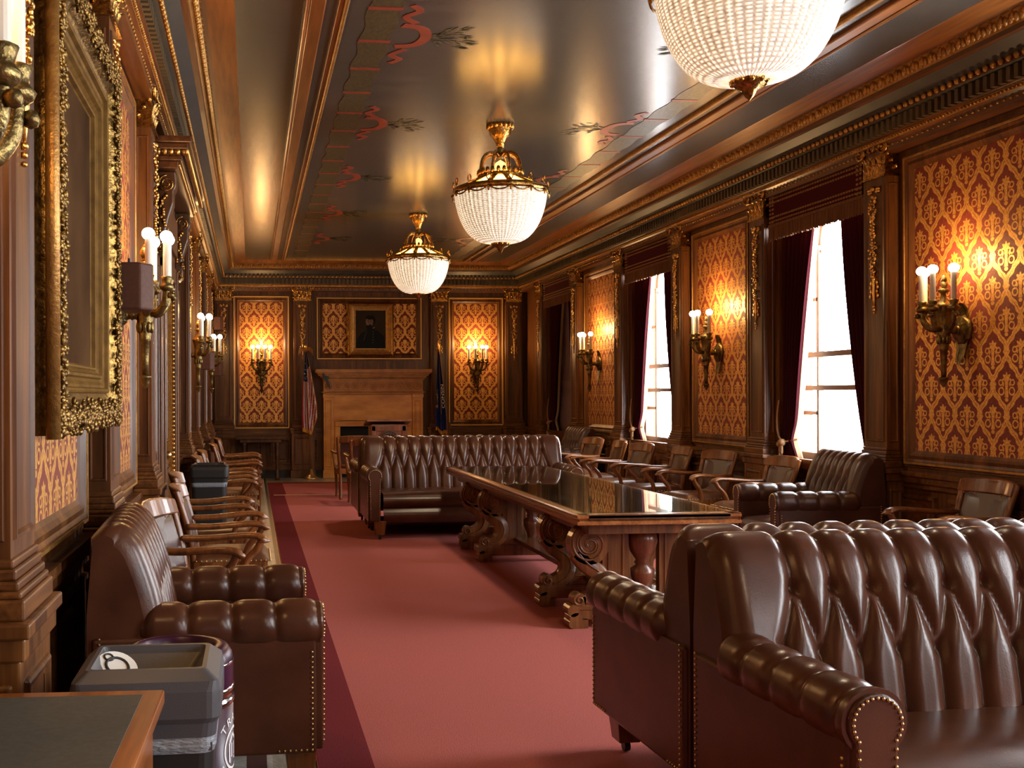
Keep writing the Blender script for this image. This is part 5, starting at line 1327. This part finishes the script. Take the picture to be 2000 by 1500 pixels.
def square_bin(name, lab, x, y, w, d, h, mat, group=None):
    t = thing(name, lab, 'trash can', (x, y, 0), 0, group); a, b = w / 2, d / 2
    mb = MB()
    def rr_(hx, hy, z, r=.035, n=4):
        out = []
        for cx, cy, s in ((hx - r, hy - r, 0), (-hx + r, hy - r, 1), (-hx + r, -hy + r, 2), (hx - r, -hy + r, 3)):
            for k in range(n + 1): q = (s + k / n) * PI / 2; out.append((cx + r * math.cos(q), cy + r * math.sin(q), z))
        return out
    def loft(rings, capb=True, capt=False):
        k = len(rings[0]); vs = [p for r in rings for p in r]
        fs = [(j * k + i, j * k + (i + 1) % k, (j + 1) * k + (i + 1) % k, (j + 1) * k + i) for j in range(len(rings) - 1) for i in range(k)]
        if capb: fs.append(tuple(range(k - 1, -1, -1)))
        if capt: fs.append(tuple((len(rings) - 1) * k + i for i in range(k)))
        mb.add(vs, fs)
    loft([rr_(a * .80, b * .80, 0), rr_(a * .90, b * .90, h - .17)]); obj('bin_body', mb, M_black if mat is M_gray else mat, t)
    mb = MB(); loft([rr_(a * .905, b * .905, h - .205), rr_(a * .93, b * .93, h - .19), rr_(a * .915, b * .915, h - .15)], False); obj('bin_liner', mb, M_bag, t)
    mb = MB(); loft([rr_(a * .93, b * .93, h - .165), rr_(a * .95, b * .95, h - .13), rr_(a, b, h - .115), rr_(a, b, h - .05), rr_(a * .965, b * .965, h - .025, .02), rr_(a * .80, b * .80, h, .015), rr_(a * .74, b * .72, h, .015), rr_(a * .70, b * .68, h - .02, .015), rr_(a * .18, b * .18, h - .15, .015), rr_(a * .16, b * .16, h - .17, .01)], False)
    mb.box(-a * .88, a * .88, -b * .88, b * .88, h - .20, h - .18); obj('funnel_lid', mb, mat, t)
    return t
sb = square_bin('trash_can', 'gray square trash can with funnel lid behind the desk, bottom left', -.262, 2.775, .37, .34, .805, M_gray)
mb = MB(); mb.M = Matrix.Translation((-.352, 2.80, .772)) @ Matrix.Rotation(math.radians(22), 4, 'Y') @ Matrix.Rotation(math.radians(26), 4, 'X')
mb.cyl(.055, 0, .004, 28); mb.mat = 1
mb.tube([(.03 * math.cos(q), .03 * math.sin(q), .005) for q in [PI * 1.6 * k / 16 for k in range(17)]], .004, 5); mb.tube([(-.03 + .012 * math.cos(q), .02 + .012 * math.sin(q), .005) for q in [2 * PI * k / 12 for k in range(12)]], .003, 5, closed=True)
tag(obj('paper_lid', mb, [M_paper, M_ink]), 'white printed paper lid thrown in the gray trash can', 'paper lid')
square_bin('trash_can', 'black square trash can between the left-wall armchairs', -.385, 9.78, .35, .34, .86, M_black)
def purple_bin():
    x, y, r = -.222, 3.135, .166
    t = thing('trash_can', 'round purple trash can half hidden behind the gray one', 'trash can', (x, y, 0))
    mb = MB(); mb.lathe([(r * .96, 0), (r, .02), (r, .60)], 48, cap=True); obj('bin_body', mb, M_purple, t)
    mb = MB(); mb.lathe([(r + .002, .585), (r + .005, .592), (r + .002, .60), (r - .002, .606), (r - .002, .618), (r + .003, .622), (r + .003, .632), (r, .636)], 48, cap=False); obj('chrome_band', mb, M_chrome, t)
    mb = MB(); mb.lathe([(r, .636), (r, .70), (r * .98, .725), (r * .90, .745), (r * .72, .752), (r * .66, .745), (r * .64, .70)], 48, cap=False); ld = obj('domed_lid', mb, M_purple, t)
    mb = MB(); mb.lathe([(r + .001, .700), (r + .003, .704), (r + .001, .708)], 48, cap=False); obj('chrome_rim', mb, M_chrome, ld)
    # printed words and ring, wrapped round the body
    a0 = math.radians(-11)                                              # centre of the print, turned to the carpet
    def wrap(px, pz): a = a0 + px / r; return ((r + .0012) * math.cos(a), (r + .0012) * math.sin(a), pz)
    mb = MB()
    def arc(cx, cz, R, wd, n=40):
        vs = []
        for k in range(n + 1): q = 2 * PI * k / n; vs += [wrap(cx + R * math.cos(q), cz + R * math.sin(q)), wrap(cx + (R - wd) * math.cos(q), cz + (R - wd) * math.sin(q))]
        mb.add(vs, [(2 * k, 2 * k + 2, 2 * k + 3, 2 * k + 1) for k in range(n)])
    arc(0, .455, .062, .008)
    for (ax, az, bx, bz) in ((-.03, .42, -.03, .475), (-.03, .475, .0, .495), (0, .495, .03, .475), (.03, .475, .03, .42), (.03, .42, -.03, .42), (-.012, .43, -.012, .47), (.012, .43, .012, .47)):
        d = Vector((bx - ax, bz - az)); n = Vector((-d.y, d.x)).normalized() * .005
        mb.add([wrap(ax + n.x, az + n.y), wrap(bx + n.x, bz + n.y), wrap(bx - n.x, bz - n.y), wrap(ax - n.x, az - n.y)], [(0, 1, 2, 3)])
    dg = bpy.context.evaluated_depsgraph_get()
    for txt, R, ac, flip in (('TRASH', .076, 90, 1), ('RE    ', .098, -90, -1)):
        n = len(txt)
        for k, ch in enumerate(txt if flip > 0 else txt[:2]):
            cu = bpy.data.curves.new('tmp', 'FONT'); cu.body = ch; cu.size = .036; cu.align_x = 'CENTER'; o = bpy.data.objects.new('tmp', cu); COL.objects.link(o)
            bpy.context.view_layer.update(); me = bpy.data.meshes.new_from_object(o.evaluated_get(bpy.context.evaluated_depsgraph_get()))
            q = math.radians(ac + flip * ((n - 1) / 2 - k) * 22); rot = q - flip * PI / 2; c, s = math.cos(rot), math.sin(rot)
            vs = []
            for v in me.vertices:
                X, Z = v.co.x * 1.25, v.co.y; X2, Z2 = c * X - s * Z, s * X + c * Z; vs.append(wrap(R * math.cos(q) + X2, .455 + R * math.sin(q) + Z2))
            mb.add(vs, [tuple(p.vertices) for p in me.polygons])
            bpy.data.objects.remove(o); bpy.data.curves.remove(cu); bpy.data.meshes.remove(me)
    obj('printed_logo', mb, M_white, t)
purple_bin()

# ================================================================== LIGHT, WORLD, CAMERA
w = bpy.data.worlds.new('sky'); SC.world = w; w.use_nodes = True
bg = w.node_tree.nodes['Background']; bg.inputs[0].default_value = (0.94, 0.97, 1.0, 1); bg.inputs[1].default_value = WORLD
for c in W_CENTRES:
    l = bpy.data.lights.new('window_portal', 'AREA'); l.shape = 'RECTANGLE'; l.size = 2 * WH; l.size_y = ZH - ZS; l.energy = 1
    l.cycles.is_portal = True
    o = bpy.data.objects.new('window_portal', l); COL.objects.link(o); o.location = (XR + .36, c, (ZS + ZH) / 2); o.rotation_euler = (PI / 2, 0, PI / 2)
f_px, th, cxp, cyp = 2060.0, math.radians(5.5), 689.4, 772.3
cam = bpy.data.cameras.new('camera'); cam.sensor_width = 36; cam.lens = f_px / 2000 * 36
cam.shift_x = (1000 - cxp) / 2000; cam.shift_y = (cyp - 750) / 2000; cam.clip_start = .05; cam.clip_end = 100
co = bpy.data.objects.new('camera', cam); COL.objects.link(co)
co.matrix_world = Matrix.Translation((0, 0, 1.48)) @ Matrix.Rotation(-th, 4, 'Z') @ Matrix.Rotation(PI / 2, 4, 'X') @ Matrix.Rotation(-.0036, 4, 'Z')
SC.camera = co
SC.view_settings.view_transform = 'Standard'; SC.view_settings.look = 'None'; SC.view_settings.gamma = 1; SC.view_settings.use_curve_mapping = False
SC.view_settings.exposure = EXPOSURE
cy = SC.cycles; cy.use_denoising = True; cy.filter_width = 1.5; cy.max_bounces = 8; cy.diffuse_bounces = 4; cy.glossy_bounces = 4; cy.transmission_bounces = 6; cy.transparent_max_bounces = 12
cy.caustics_reflective = False; cy.caustics_refractive = False; cy.sample_clamp_indirect = 6; cy.blur_glossy = 0.5
